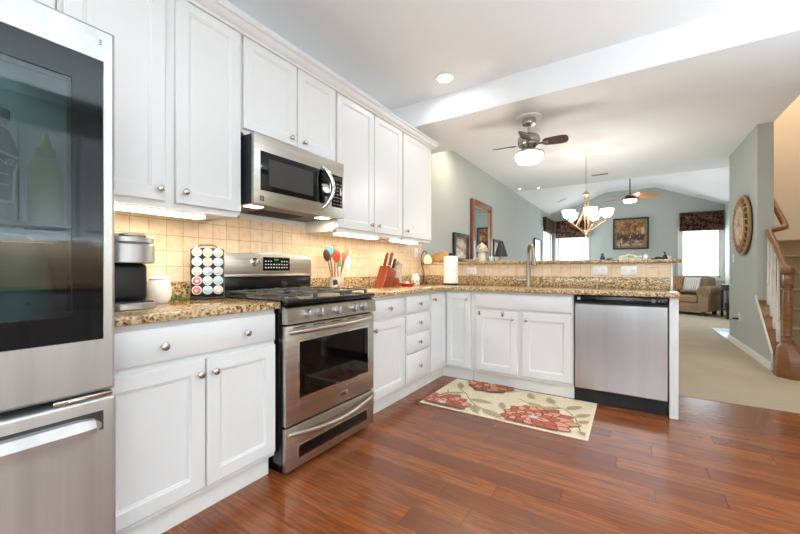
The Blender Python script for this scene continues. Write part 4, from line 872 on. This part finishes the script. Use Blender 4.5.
# ------------------------------------------------------------------ ceiling fixtures
for i, (x, y) in enumerate(CANS):
    lb = 'recessed ceiling light beside the soffit over the cabinet row' if i == 0 else ['', 'recessed ceiling light over the floor facing the refrigerator', 'recessed ceiling light in the middle of the kitchen', 'recessed ceiling light at the right of the kitchen, nearer the counter', 'recessed ceiling light over the opposite counter', 'recessed ceiling light close to the dining wall just past the soffit'][i]
    e = thing('recessed_light', lb, 'light', (x, y, H1), group='recessed ceiling lights')
    s = MB(); s.torus(FZ, x, y, H1 - .004, .082, .011, 36, 8, sq=.35); s.build('trim_ring', TRIM, e)
    s = MB(); s.lathe(x, y, [(0, H1 - .0045), (.07, H1 - .0045), (.07, H1 - .0015), (0, H1 - .0015)]); s.build('lens', CANL, e)
for (x, y, lb) in ((.20, 7.70, 'tiny white spotlight at the ceiling fold, left one'), (.561, 7.80, 'tiny white spotlight at the ceiling fold, right one')):
    e = thing('spotlight', lb, 'light', (x, y, H1)); s = MB(); s.lathe(x, y, [(0, H1 - .0005), (.04, H1 - .0005), (.036, H1 - .02), (.028, H1 - .03), (0, H1 - .03)]); s.build('housing', TRIM, e)
    s = MB(); s.lathe(x, y, [(0, H1 - .0305), (.024, H1 - .0305), (.02, H1 - .035), (0, H1 - .037)]); s.build('lens', CANL, e)
def fan(name, label, loc, zc_, blades, L_, bm_, motor, br, bz0, bz1, angs, pitch, z_m0, z_m1, rod0, mr, medallion):
    x, y = loc; f = thing(name, label, 'ceiling fan', (x, y, zc_))
    if medallion:
        s = MB(); s.lathe(x, y, [(0, zc_ - .0005), (.118, zc_ - .0005), (.115, zc_ - .012), (.095, zc_ - .016), (0, zc_ - .016)]); s.build('medallion', TRIM, f)
    s = MB(); zt_ = zc_ - (.0165 if medallion else .0005); s.lathe(x, y, [(0, zt_), (.062, zt_), (.066, zt_ - .02), (.06, zt_ - .055), (.02, zt_ - .07), (0, zt_ - .07)]); s.build('canopy', motor, f)
    s = MB(); s.cyl((x, y, zt_ - .065), (x, y, z_m1 - .002), .013); s.build('downrod', motor, f)
    h = z_m1 - z_m0; s = MB(); s.lathe(x, y, [(0, z_m1), (mr * .45, z_m1), (mr * .85, z_m1 - h * .15), (mr, z_m1 - h * .35), (mr, z_m1 - h * .62), (mr * .9, z_m1 - h * .68), (mr * .92, z_m1 - h * .8), (mr * .6, z_m0), (0, z_m0)]); s.build('motor', motor, f)
    for i, a in enumerate(angs):
        pts = []; zz = z_m0 + h * .28; ca, sa = cos(a), sin(a); pa = R(pitch)
        def P3(q, wv_, up): return (x + q * ca - wv_ * cos(pa) * sa, y + q * sa + wv_ * cos(pa) * ca, zz + wv_ * sin(pa) + up)
        prof_ = [(mr + .02, .30), (mr + .05, .46), (mr + L_ * .45, .52), (mr + L_ * .75, .55), (mr + L_ * .9, .50), (mr + L_ * .97, .34), (mr + L_, .12)]
        W_ = br; s = MB(); top = [(q, h_ * W_) for q, h_ in prof_]; outl = top + [(q, -w__) for q, w__ in top[::-1]]
        s.rings([[P3(q, w__, 0) for q, w__ in outl], [P3(q, w__, .006) for q, w__ in outl]]); s2 = MB(); s2.rings([[P3(mr * .75, .014, -.004), P3(mr * .75, -.014, -.004), P3(mr * .75, -.014, .0), P3(mr * .75, .014, .0)], [P3(mr + .07, .018, -.005), P3(mr + .07, -.018, -.005), P3(mr + .07, -.018, -.001), P3(mr + .07, .018, -.001)]])
        b = s.build('blade', bm_, f); s2.build('blade_bracket', motor, b)
    rr = .132 if medallion else .15; hh = bz1 - bz0
    s = MB(); s.lathe(x, y, [(0, bz1 + .03), (.05, bz1 + .03), (.06, bz1 + .012), (rr * .95, bz1 + .008), (rr + .008, bz1), (rr + .006, bz1 - .012), (rr * .9, bz1 - .012), (0, bz1 - .004)]); s.build('light_collar', motor, f)
    s = MB(); s.lathe(x, y, [(rr * .97, bz1 - .013), (rr * .95, bz1 - hh * .45), (rr * .78, bz1 - hh * .78), (rr * .45, bz0 + .01), (0, bz0)], 36); s.build('light_bowl', BULB, f)
yw = R(13)
fan('ceiling_fan', 'nickel ceiling fan with dark blades and glowing bowl hanging from the soffit', (1.343, 3.605), H2, 4, .245, BLADE, NICK, .10, 2.105, 2.215, [yw + R(-8), yw + R(172), yw + R(82), yw + R(-98)], -22, 2.262, 2.405, 0, .105, True)
lamp('fan_bulb', 'POINT', (1.343, 3.605, 2.02), 11, (1, .97, .92), size=.12)
fan('ceiling_fan', 'distant ceiling fan with light oak blades hanging from the living room vault', (2.158, 10.6), VZ, 4, .46, BLADE2, BRONZE, .20, 2.74, 2.835, [yw + R(-14), yw + R(62), yw + R(138), yw + R(214), yw + R(286)], -14, 2.85, 2.95, 0, .11, False)
lamp('fan_bulb', 'POINT', (2.158, 10.6, 2.72), 12, (1, .9, .75), size=.15)
# chandelier
yw = R(5.5)
cx, cy = 1.629, 5.837
ch = thing('chandelier', 'brass chandelier with five glowing glass shades over the dining area', 'chandelier', (cx, cy, H1))
s = MB(); s.lathe(cx, cy, [(0, H1 - .0005), (.085, H1 - .0005), (.08, H1 - .015), (.035, H1 - .03), (.012, H1 - .045), (0, H1 - .045)]); s.build('canopy', TRIM, ch)
s = MB(); s.cyl((cx, cy, H1 - .044), (cx, cy, 2.215), .005, n=8); s.build('chain', NICK, ch)
s = MB(); s.lathe(cx, cy, [(0, 2.222), (.02, 2.218), (.045, 2.195), (.048, 2.17), (.03, 2.15), (.02, 2.14), (0, 2.14)])
for k in range(3): t = 2 * pi * k / 3; s.tube([(cx + .03 * cos(t), cy + .03 * sin(t), 2.15), (cx + .03 * cos(t), cy + .03 * sin(t), 1.92), (cx + .022 * cos(t), cy + .022 * sin(t), 1.64)], .009, 8)
s.lathe(cx, cy, [(0, 1.66), (.035, 1.655), (.05, 1.63), (.03, 1.60), (.012, 1.585), (.018, 1.565), (0, 1.548)]); s.build('stem', GOLD, ch)
for k in range(5):
    th = R(96 + 72 * k); lat, dep = sin(th), cos(th)
    ux, uy = lat * cos(yw) - dep * sin(yw), lat * sin(yw) + dep * cos(yw); rr = .262
    P_ = lambda q, z_: (cx + ux * q, cy + uy * q, z_)
    s = MB(); s.tube([P_(.03, 1.645), P_(.08, 1.66), P_(.15, 1.71), P_(.20, 1.75), P_(.24, 1.765), P_(rr, 1.785), P_(rr, 1.80)], .009, 8); s.tube([P_(.03, 2.0), P_(.05, 1.92), P_(.09, 1.82), P_(.15, 1.715)], .007, 8)
    x, y, _ = P_(rr, 0); s.lathe(x, y, [(0, 1.80), (.03, 1.80), (.028, 1.82), (0, 1.82)], 14); arm = s.build('arm', GOLD, ch)
    s = MB(); s.lathe(x, y, [(0, 1.8205), (.03, 1.8205), (.056, 1.84), (.074, 1.872), (.083, 1.905), (.087, 1.94), (.083, 1.94), (.074, 1.905), (.045, 1.86), (0, 1.845)]); s.build('shade', BULB, arm)
lamp('chandelier_glow', 'POINT', (cx, cy, 2.0), 12, (1, .90, .74), size=.3)
v_ = thing('ceiling_vent', 'slim dark ceiling vent near the chandelier', 'vent', (1.70, 7.40, H1)); s = MB(); s.box(1.56, 1.85, 7.35, 7.45, H1 - .008, H1 - .0005, .003); s.build('frame', TRIM, v_)
s = MB()
for k in range(4): s.box(1.575, 1.835, 7.356 + k * .024, 7.368 + k * .024, H1 - .0095, H1 - .008)
s.build('slots', mat('vent_slot', (60, 58, 54), .6), v_)
sd = Vector((1, 0, (VZ - H1) / 1.55)); px = .55; pz = H1 + px * sd.z
s = MB(); s.box(-.11, .11, -.06, .06, -.008, -.0015, .002, M=Matrix.Translation((px, 10.9, pz)) @ Matrix.Rotation(-math.atan(sd.z), 4, 'Y')); solo(s, 'ceiling_vent', mat('vent_grey', (190, 188, 184), .6), 'small pale vent on the left slope of the vaulted ceiling', 'vent', (px, 10.9, pz))

# ------------------------------------------------------------------ dining and living room
def framed(name, label, cat, m, a0, a1, b0, b1, fw, th, fm, im, loc, mat2=None, group=None):
    o = thing(name, label, cat, loc, 0, group)
    s = MB()
    for q in ((a0, a0 + fw, b0, b1), (a1 - fw, a1, b0, b1), (a0 + fw, a1 - fw, b1 - fw, b1), (a0 + fw, a1 - fw, b0, b0 + fw)):
        p0, p1 = m(q[0], q[2], .002), m(q[1], q[3], th); s.box(*[v for i in range(3) for v in sorted((p0[i], p1[i]))], b=.006)
    s.build('frame', fm, o)
    if mat2:
        s = MB(); g_ = mat2[1]
        for q in ((a0 + fw, a0 + fw + g_, b0 + fw, b1 - fw), (a1 - fw - g_, a1 - fw, b0 + fw, b1 - fw), (a0 + fw + g_, a1 - fw - g_, b1 - fw - g_, b1 - fw), (a0 + fw + g_, a1 - fw - g_, b0 + fw, b0 + fw + g_)):
            p0, p1 = m(q[0], q[2], .003), m(q[1], q[3], th * .7); s.box(*[v for i in range(3) for v in sorted((p0[i], p1[i]))], b=.003)
        s.build('inner_frame', mat2[0], o)
    s = MB(); p0, p1 = m(a0 + fw * .8, b0 + fw * .8, .003), m(a1 - fw * .8, b1 - fw * .8, th * .45); s.box(*[v for i in range(3) for v in sorted((p0[i], p1[i]))]); s.build('glass' if cat == 'mirror' else 'picture', im, o); return o
MIRR = mat('mirror_silver', (222, 226, 226), .02, 1, .0)
framed('wall_mirror', 'tall wall mirror in a brown wood frame on the left dining wall', 'mirror', FX(0), 5.44, 6.40, 1.02, 2.23, .10, .05, WALNUT, MIRR, (0, 5.92, 1.6), (GOLD, .02))
framed('picture_frame', 'black framed picture on the dining wall, left of the brown mirror', 'picture', FX(0), 4.76, 5.31, 1.18, 1.625, .05, .045, BLKM, fabric('warm_print', [(.4, (120, 84, 66)), (.52, (196, 176, 156)), (.62, (226, 224, 222))], 3, .3), (0, 5.03, 1.4), (WALNUT, .03))
framed('picture_frame', 'black framed picture right of the brown mirror, behind the black lampshade', 'picture', FX(0), 6.50, 7.02, 1.10, 1.65, .05, .045, BLKM, fabric('dim_print', [(.35, (110, 80, 76)), (.65, (216, 204, 196))], 3, .3), (0, 6.76, 1.4))
framed('picture_frame', 'pale print in a thin dark frame near the left window', 'picture', FX(0), 9.9, 10.75, 1.2, 1.93, .03, .04, BLKM, fabric('pale_print', [(.35, (214, 224, 232)), (.65, (240, 244, 246))], 3, .3), (0, 10.3, 1.5))
framed('painting', 'framed autumn landscape painting in brown tones on the far wall', 'painting', FY(12.56), 1.725, 2.615, 1.68, 2.605, .045, .05, DARKW, picture('autumn_landscape', 0, 1.8, 2.5, -.36, .36), (2.17, 12.56, 2.14), (fabric('ornate_frame', [(.4, (96, 70, 48)), (.6, (178, 150, 112))], 30, .5), .06))
VAL = fabric('dark_floral_valance', [(.38, (22, 18, 20)), (.48, (50, 28, 26)), (.55, (120, 84, 58)), (.60, (40, 44, 38)), (.70, (150, 116, 84))], 8, .9, 2.0)
def valance(label, m, a0, a1, b0, b1, dp, loc):
    o = thing('valance', label, 'valance', loc, 0, 'dark floral valances')
    s = MB(); n_ = 40; pl = [(a0 + (a1 - a0) * i / n_, dp + .006 * sin(i * 1.9)) for i in range(n_ + 1)]; wav = [.012 * sin(i * .9) for i in range(n_ + 1)]
    out_ = [(a0, .002)] + pl + [(a1, .002)]
    s.rings([[m(a, b1, c_) for a, c_ in out_], [m(a, (b0 + b1) / 2, c_) for a, c_ in out_], [m(a, b0 + (wav[min(max(i - 1, 0), n_)]), c_) for i, (a, c_) in enumerate(out_)]]); s.build('fabric', VAL, o, ang=60)
    s = MB(); p0, p1 = m(a0 - .003, b1 + .001, .002), m(a1 + .003, b1 + .018, dp + .012); s.box(*[v for i in range(3) for v in sorted((p0[i], p1[i]))]); s.build('board', DARKW, o)
valance('dark floral valance over the far wall window behind the chandelier', FY(12.56), .13, 1.05, 2.10, 2.62, .12, (.6, 12.56, 2.1))
valance('dark floral valance over the far right window above the sofa', FY(12.56), 3.31, 4.215, 2.14, 2.62, .12, (3.76, 12.56, 2.14))
valance('dark floral valance on the left wall window near the corner', FX(0), 11.10, 12.36, 2.22, 2.61, .10, (0, 11.7, 2.2))
# round wall decoration
wd_ = thing('round_wall_decor', 'round woven wall decoration with open rattan rim on the stair wall', 'wall decoration', (3.44, 6.42, 1.665))
mm = FMX(3.44); RAT = wood('rattan', (138, 102, 56), (190, 150, 96), .55); s = MB(); s.torus(mm, 6.42, 1.665, .03, .378, .018, 60, 10); s.build('outer_rim', RAT, wd_)
s = MB(); s.rev(mm, 6.42, 1.665, [(.001, .001), (.38, .001), (.38, .010), (.001, .010)], 48); s.build('lattice_shade_disc', DARKW, wd_)  # added dark disc; the shade in the lattice holes is its colour
s = MB(); s.torus(mm, 6.42, 1.665, .055, .258, .013, 56, 10); s.build('inner_rim', RAT, wd_)
s = MB()
for k in range(26):
    t = 2 * pi * k / 26
    s.tube([mm(6.42 + q * cos(t + g), 1.665 + q * sin(t + g), c_) for q, g, c_ in ((.262, .0, .052), (.32, .07, .06), (.372, .14, .035))], .012, 6)
s.torus(mm, 6.42, 1.665, .060, .318, .006, 56, 8)
s.build('lattice', RAT, wd_)
s = MB(); s.rev(mm, 6.42, 1.665, [(.001, .012), (.252, .012), (.252, .06), (.001, .064)], 48); s.build('center_panel', fabric('tan_print', [(.35, (150, 120, 92)), (.5, (204, 178, 148)), (.7, (226, 206, 180))], 9, .6), wd_)
s = MB(); p_ = mm(6.42, 1.665, .066); s.box(p_[0] - .003, p_[0], 6.405, 6.42, 1.655, 1.75).box(p_[0] - .003, p_[0], 6.32, 6.42, 1.655, 1.67); s.build('hands', DARKW, wd_)
# sofa, turned toward the room
SF = fabric('taupe_upholstery', [(.3, (150, 124, 98)), (.7, (176, 150, 122))], 20, .9)
so = thing('sofa', 'taupe upholstered sofa under the right window', 'sofa', (2.96, 11.45, .004), R(-24))
s = MB(); s.box(-.85, .85, -.42, .42, .09, .30, .03); s.build('base', SF, so, local=True)
for sx in (-1, 1):
    s = MB(); s.box(sx * .86 - .10, sx * .86 + .10, -.45, .42, .09, .54, .03); s.tube([(sx * .87, -.46, .565), (sx * .87, .40, .565)], .125, 22); s.build('arm', SF, so, local=True)
    s = MB(); s.rev(FY(-.461), sx * .87, .565, [(.001, 0), (.10, 0), (.095, .008), (.001, .010)], 24); s.build('arm_front', fabric('arm_panel', [(.3, (138, 112, 88)), (.7, (160, 134, 108))], 20, .9), so, local=True)
s = MB(); s.box(-.86, .86, .22, .48, .25, .90, .08, 4); s.build('backrest', SF, so, local=True)
for sx in (-1, 1):
    s = MB(); s.box(sx * .38 - .375, sx * .38 + .375, -.44, .24, .302, .46, .04, 4); s.build('seat_cushion', SF, so, local=True)
    s = MB(); s.box(sx * .42 - .40, sx * .42 + .40, .12, .28, .46, .92, .07, 4); s.build('back_cushion', SF, so, local=True)
for (x, y) in ((-.85, -.36), (.85, -.36), (-.85, .36), (.85, .36)):
    s = MB(); s.box(x - .04, x + .04, y - .04, y + .04, .001, .09, .008); s.build('foot', DARKW, so, local=True)
Ms = Matrix.Translation((2.96, 11.45, .004)) @ Matrix.Rotation(R(-24), 4, 'Z')
def pillow(label, lx, ly, lz, rz, tilt, m_, sz=.24):
    o = thing('throw_pillow', label, 'pillow', Ms @ Vector((lx, ly, lz)), R(-24) + rz); s = MB(); N_ = 14; q = Matrix.Rotation(tilt, 4, 'X')
    t = bmesh.new(); vs = {}
    for side in (1, -1):
        for i in range(N_ + 1):
            for j in range(N_ + 1):
                a, b = i / N_ * 2 - 1, j / N_ * 2 - 1; e = (1 - a ** 4) * (1 - b ** 4); k_ = 1 - .08 * (1 - abs(a) * abs(b)) * 0; vs[side, i, j] = t.verts.new(q @ Vector((a * sz * (1 - .06 * (1 - b * b)), side * .075 * e ** .6, b * sz * (1 - .06 * (1 - a * a)))))
        for i in range(N_):
            for j in range(N_): t.faces.new((vs[side, i, j], vs[side, i + 1, j], vs[side, i + 1, j + 1], vs[side, i, j + 1]))
    bmesh.ops.remove_doubles(t, verts=t.verts[:], dist=1e-5); bmesh.ops.recalc_face_normals(t, faces=t.faces[:]); s.merge(t); s.build('cushion', m_, o, local=True, ang=80)
pillow('gold patterned throw pillow at the middle of the sofa', .15, -.07, .71, R(6), R(-20), fabric('gold_brocade', [(.4, (132, 92, 58)), (.6, (186, 146, 104))], 26, .9), .21)
m_, t = newmat('striped_pillow'); v = t.coord(); wv = t.n('ShaderNodeTexWave'); wv.inputs['Scale'].default_value = 4; t.l(v, wv.inputs[0]); t.pbr(t.ramp(wv.outputs['Fac'], [(.3, lin((226, 222, 216))), (.55, lin((150, 142, 136))), (.8, lin((226, 220, 212)))]), .9)
pillow('grey and white striped throw pillow against the right sofa arm', .53, -.06, .71, R(-14), R(-16), m_, .19)
et = thing('end_table', 'dark wood end table in the far right corner beside the sofa', 'table', (4.07, 10.62, .004))
EX, EY = 4.07, 10.62
s = MB(); s.box(EX - .17, EX + .17, EY - .32, EY + .32, .72, .75, .005); s.build('tabletop', DARKW, et)
s = MB(); s.box(EX - .15, EX + .15, EY - .30, EY + .30, .62, .718, .003); s.build('apron', DARKW, et)
s = MB(); s.box(EX - .15, EX + .15, EY - .30, EY + .30, .18, .20, .003); s.build('shelf', DARKW, et)
for sx in (-1, 1):
    for sy in (-1, 1): s = MB(); s.box(EX + sx * .135 - .022, EX + sx * .135 + .022, EY + sy * .285 - .022, EY + sy * .285 + .022, .001, .62, .003); s.build('leg', DARKW, et)
s = MB(); s.box(EX - .11, EX + .10, EY - .22, EY + .15, .2015, .33, .006); solo(s, 'storage_box', BLKM, 'black box on the lower shelf of the dark end table', 'box', (EX, EY, .2015))
s = MB(); s.box(3.42, 4.20, 7.34, 8.66, .0045, .011, .002); solo(s, 'floor_patch', mat('pale_blue_patch', (204, 216, 236), .35), 'flat pale bluish patch on the carpet past the stair wall', 'mat', (3.8, 8.0, .004))  # thin flat box over the carpet, pale bluish all over

# ------------------------------------------------------------------ opposite kitchen run (seen in the fridge glass)
struct('wall_tile_right', MB().box(4.552, 4.5595, -.4, 2.9, .917, 1.42), TILEY)
XO = 3.95; mo = FMX(XO); XO2 = 4.24; mo2 = FMX(XO2)
for k, (y0, y1) in enumerate(((-.4, .42), (.425, 1.245), (1.25, 2.07), (2.075, 2.895))):
    pos = ['nearest the back wall', 'second from the back wall', 'third from the back wall', 'farthest from the back wall'][k]
    c = thing('base_cabinet', 'white base cabinet across from the refrigerator, ' + pos, 'cabinet', (4.2, (y0 + y1) / 2, 0), group='opposite base cabinets')
    MB().box(XO, 4.55, y0, y1, .112, .878).build('body', CAB, c); MB().box(XO + .05, 4.5, y0 + .001, y1 - .001, .001, .111).build('toe_kick', TRIM, c); ym = (y0 + y1) / 2
    d = slab_mb(mo, y0 + .01, y1 - .01, .718, .854).build('drawer', CAB, c); knob(mo, ym, .785, d)
    d = door_mb(mo, y0 + .01, ym - .003, .139, .695).build('door', CAB, c); knob(mo, ym - .035, .64, d)
    d = door_mb(mo, ym + .003, y1 - .01, .139, .695).build('door', CAB, c); knob(mo, ym + .035, .64, d)
    c = thing('wall_cabinet', 'white wall cabinet across from the refrigerator, ' + pos, 'cabinet', (4.4, ym, 1.375), group='opposite wall cabinets')
    MB().box(XO2, 4.55, y0, y1, 1.375, 2.43).build('body', CAB, c)
    d = door_mb(mo2, y0 + .01, ym - .003, 1.40, 2.418).build('door', CAB, c); knob(mo2, ym - .035, 1.458, d)
    d = door_mb(mo2, ym + .003, y1 - .01, 1.40, 2.418).build('door', CAB, c); knob(mo2, ym + .035, 1.458, d)
    e = thing('under_cabinet_light', 'glowing light bar across from the refrigerator, ' + pos, 'light', (4.3, ym, 1.36), group='opposite light bars')
    MB().box(4.27, 4.34, y0 + .12, y1 - .12, 1.360, 1.3745, .003).build('housing', WHITEP, e); MB().box(4.2675, 4.338, y0 + .13, y1 - .13, 1.345, 1.3597, .004).build('diffuser', LED, e)
    lamp('under_cabinet_lamp', 'AREA', (4.34, ym, 1.34), 2.0, (1, .84, .56), (0, 0, 0), .05, .5)
s = ctop([(3.91, -.40), (4.551, -.40), (4.551, 2.90), (3.91, 2.90)], .8795, .914)
solo(s, 'countertop', GRAN, 'speckled granite countertop across from the refrigerator', 'countertop', (4.2, 1.2, .88))
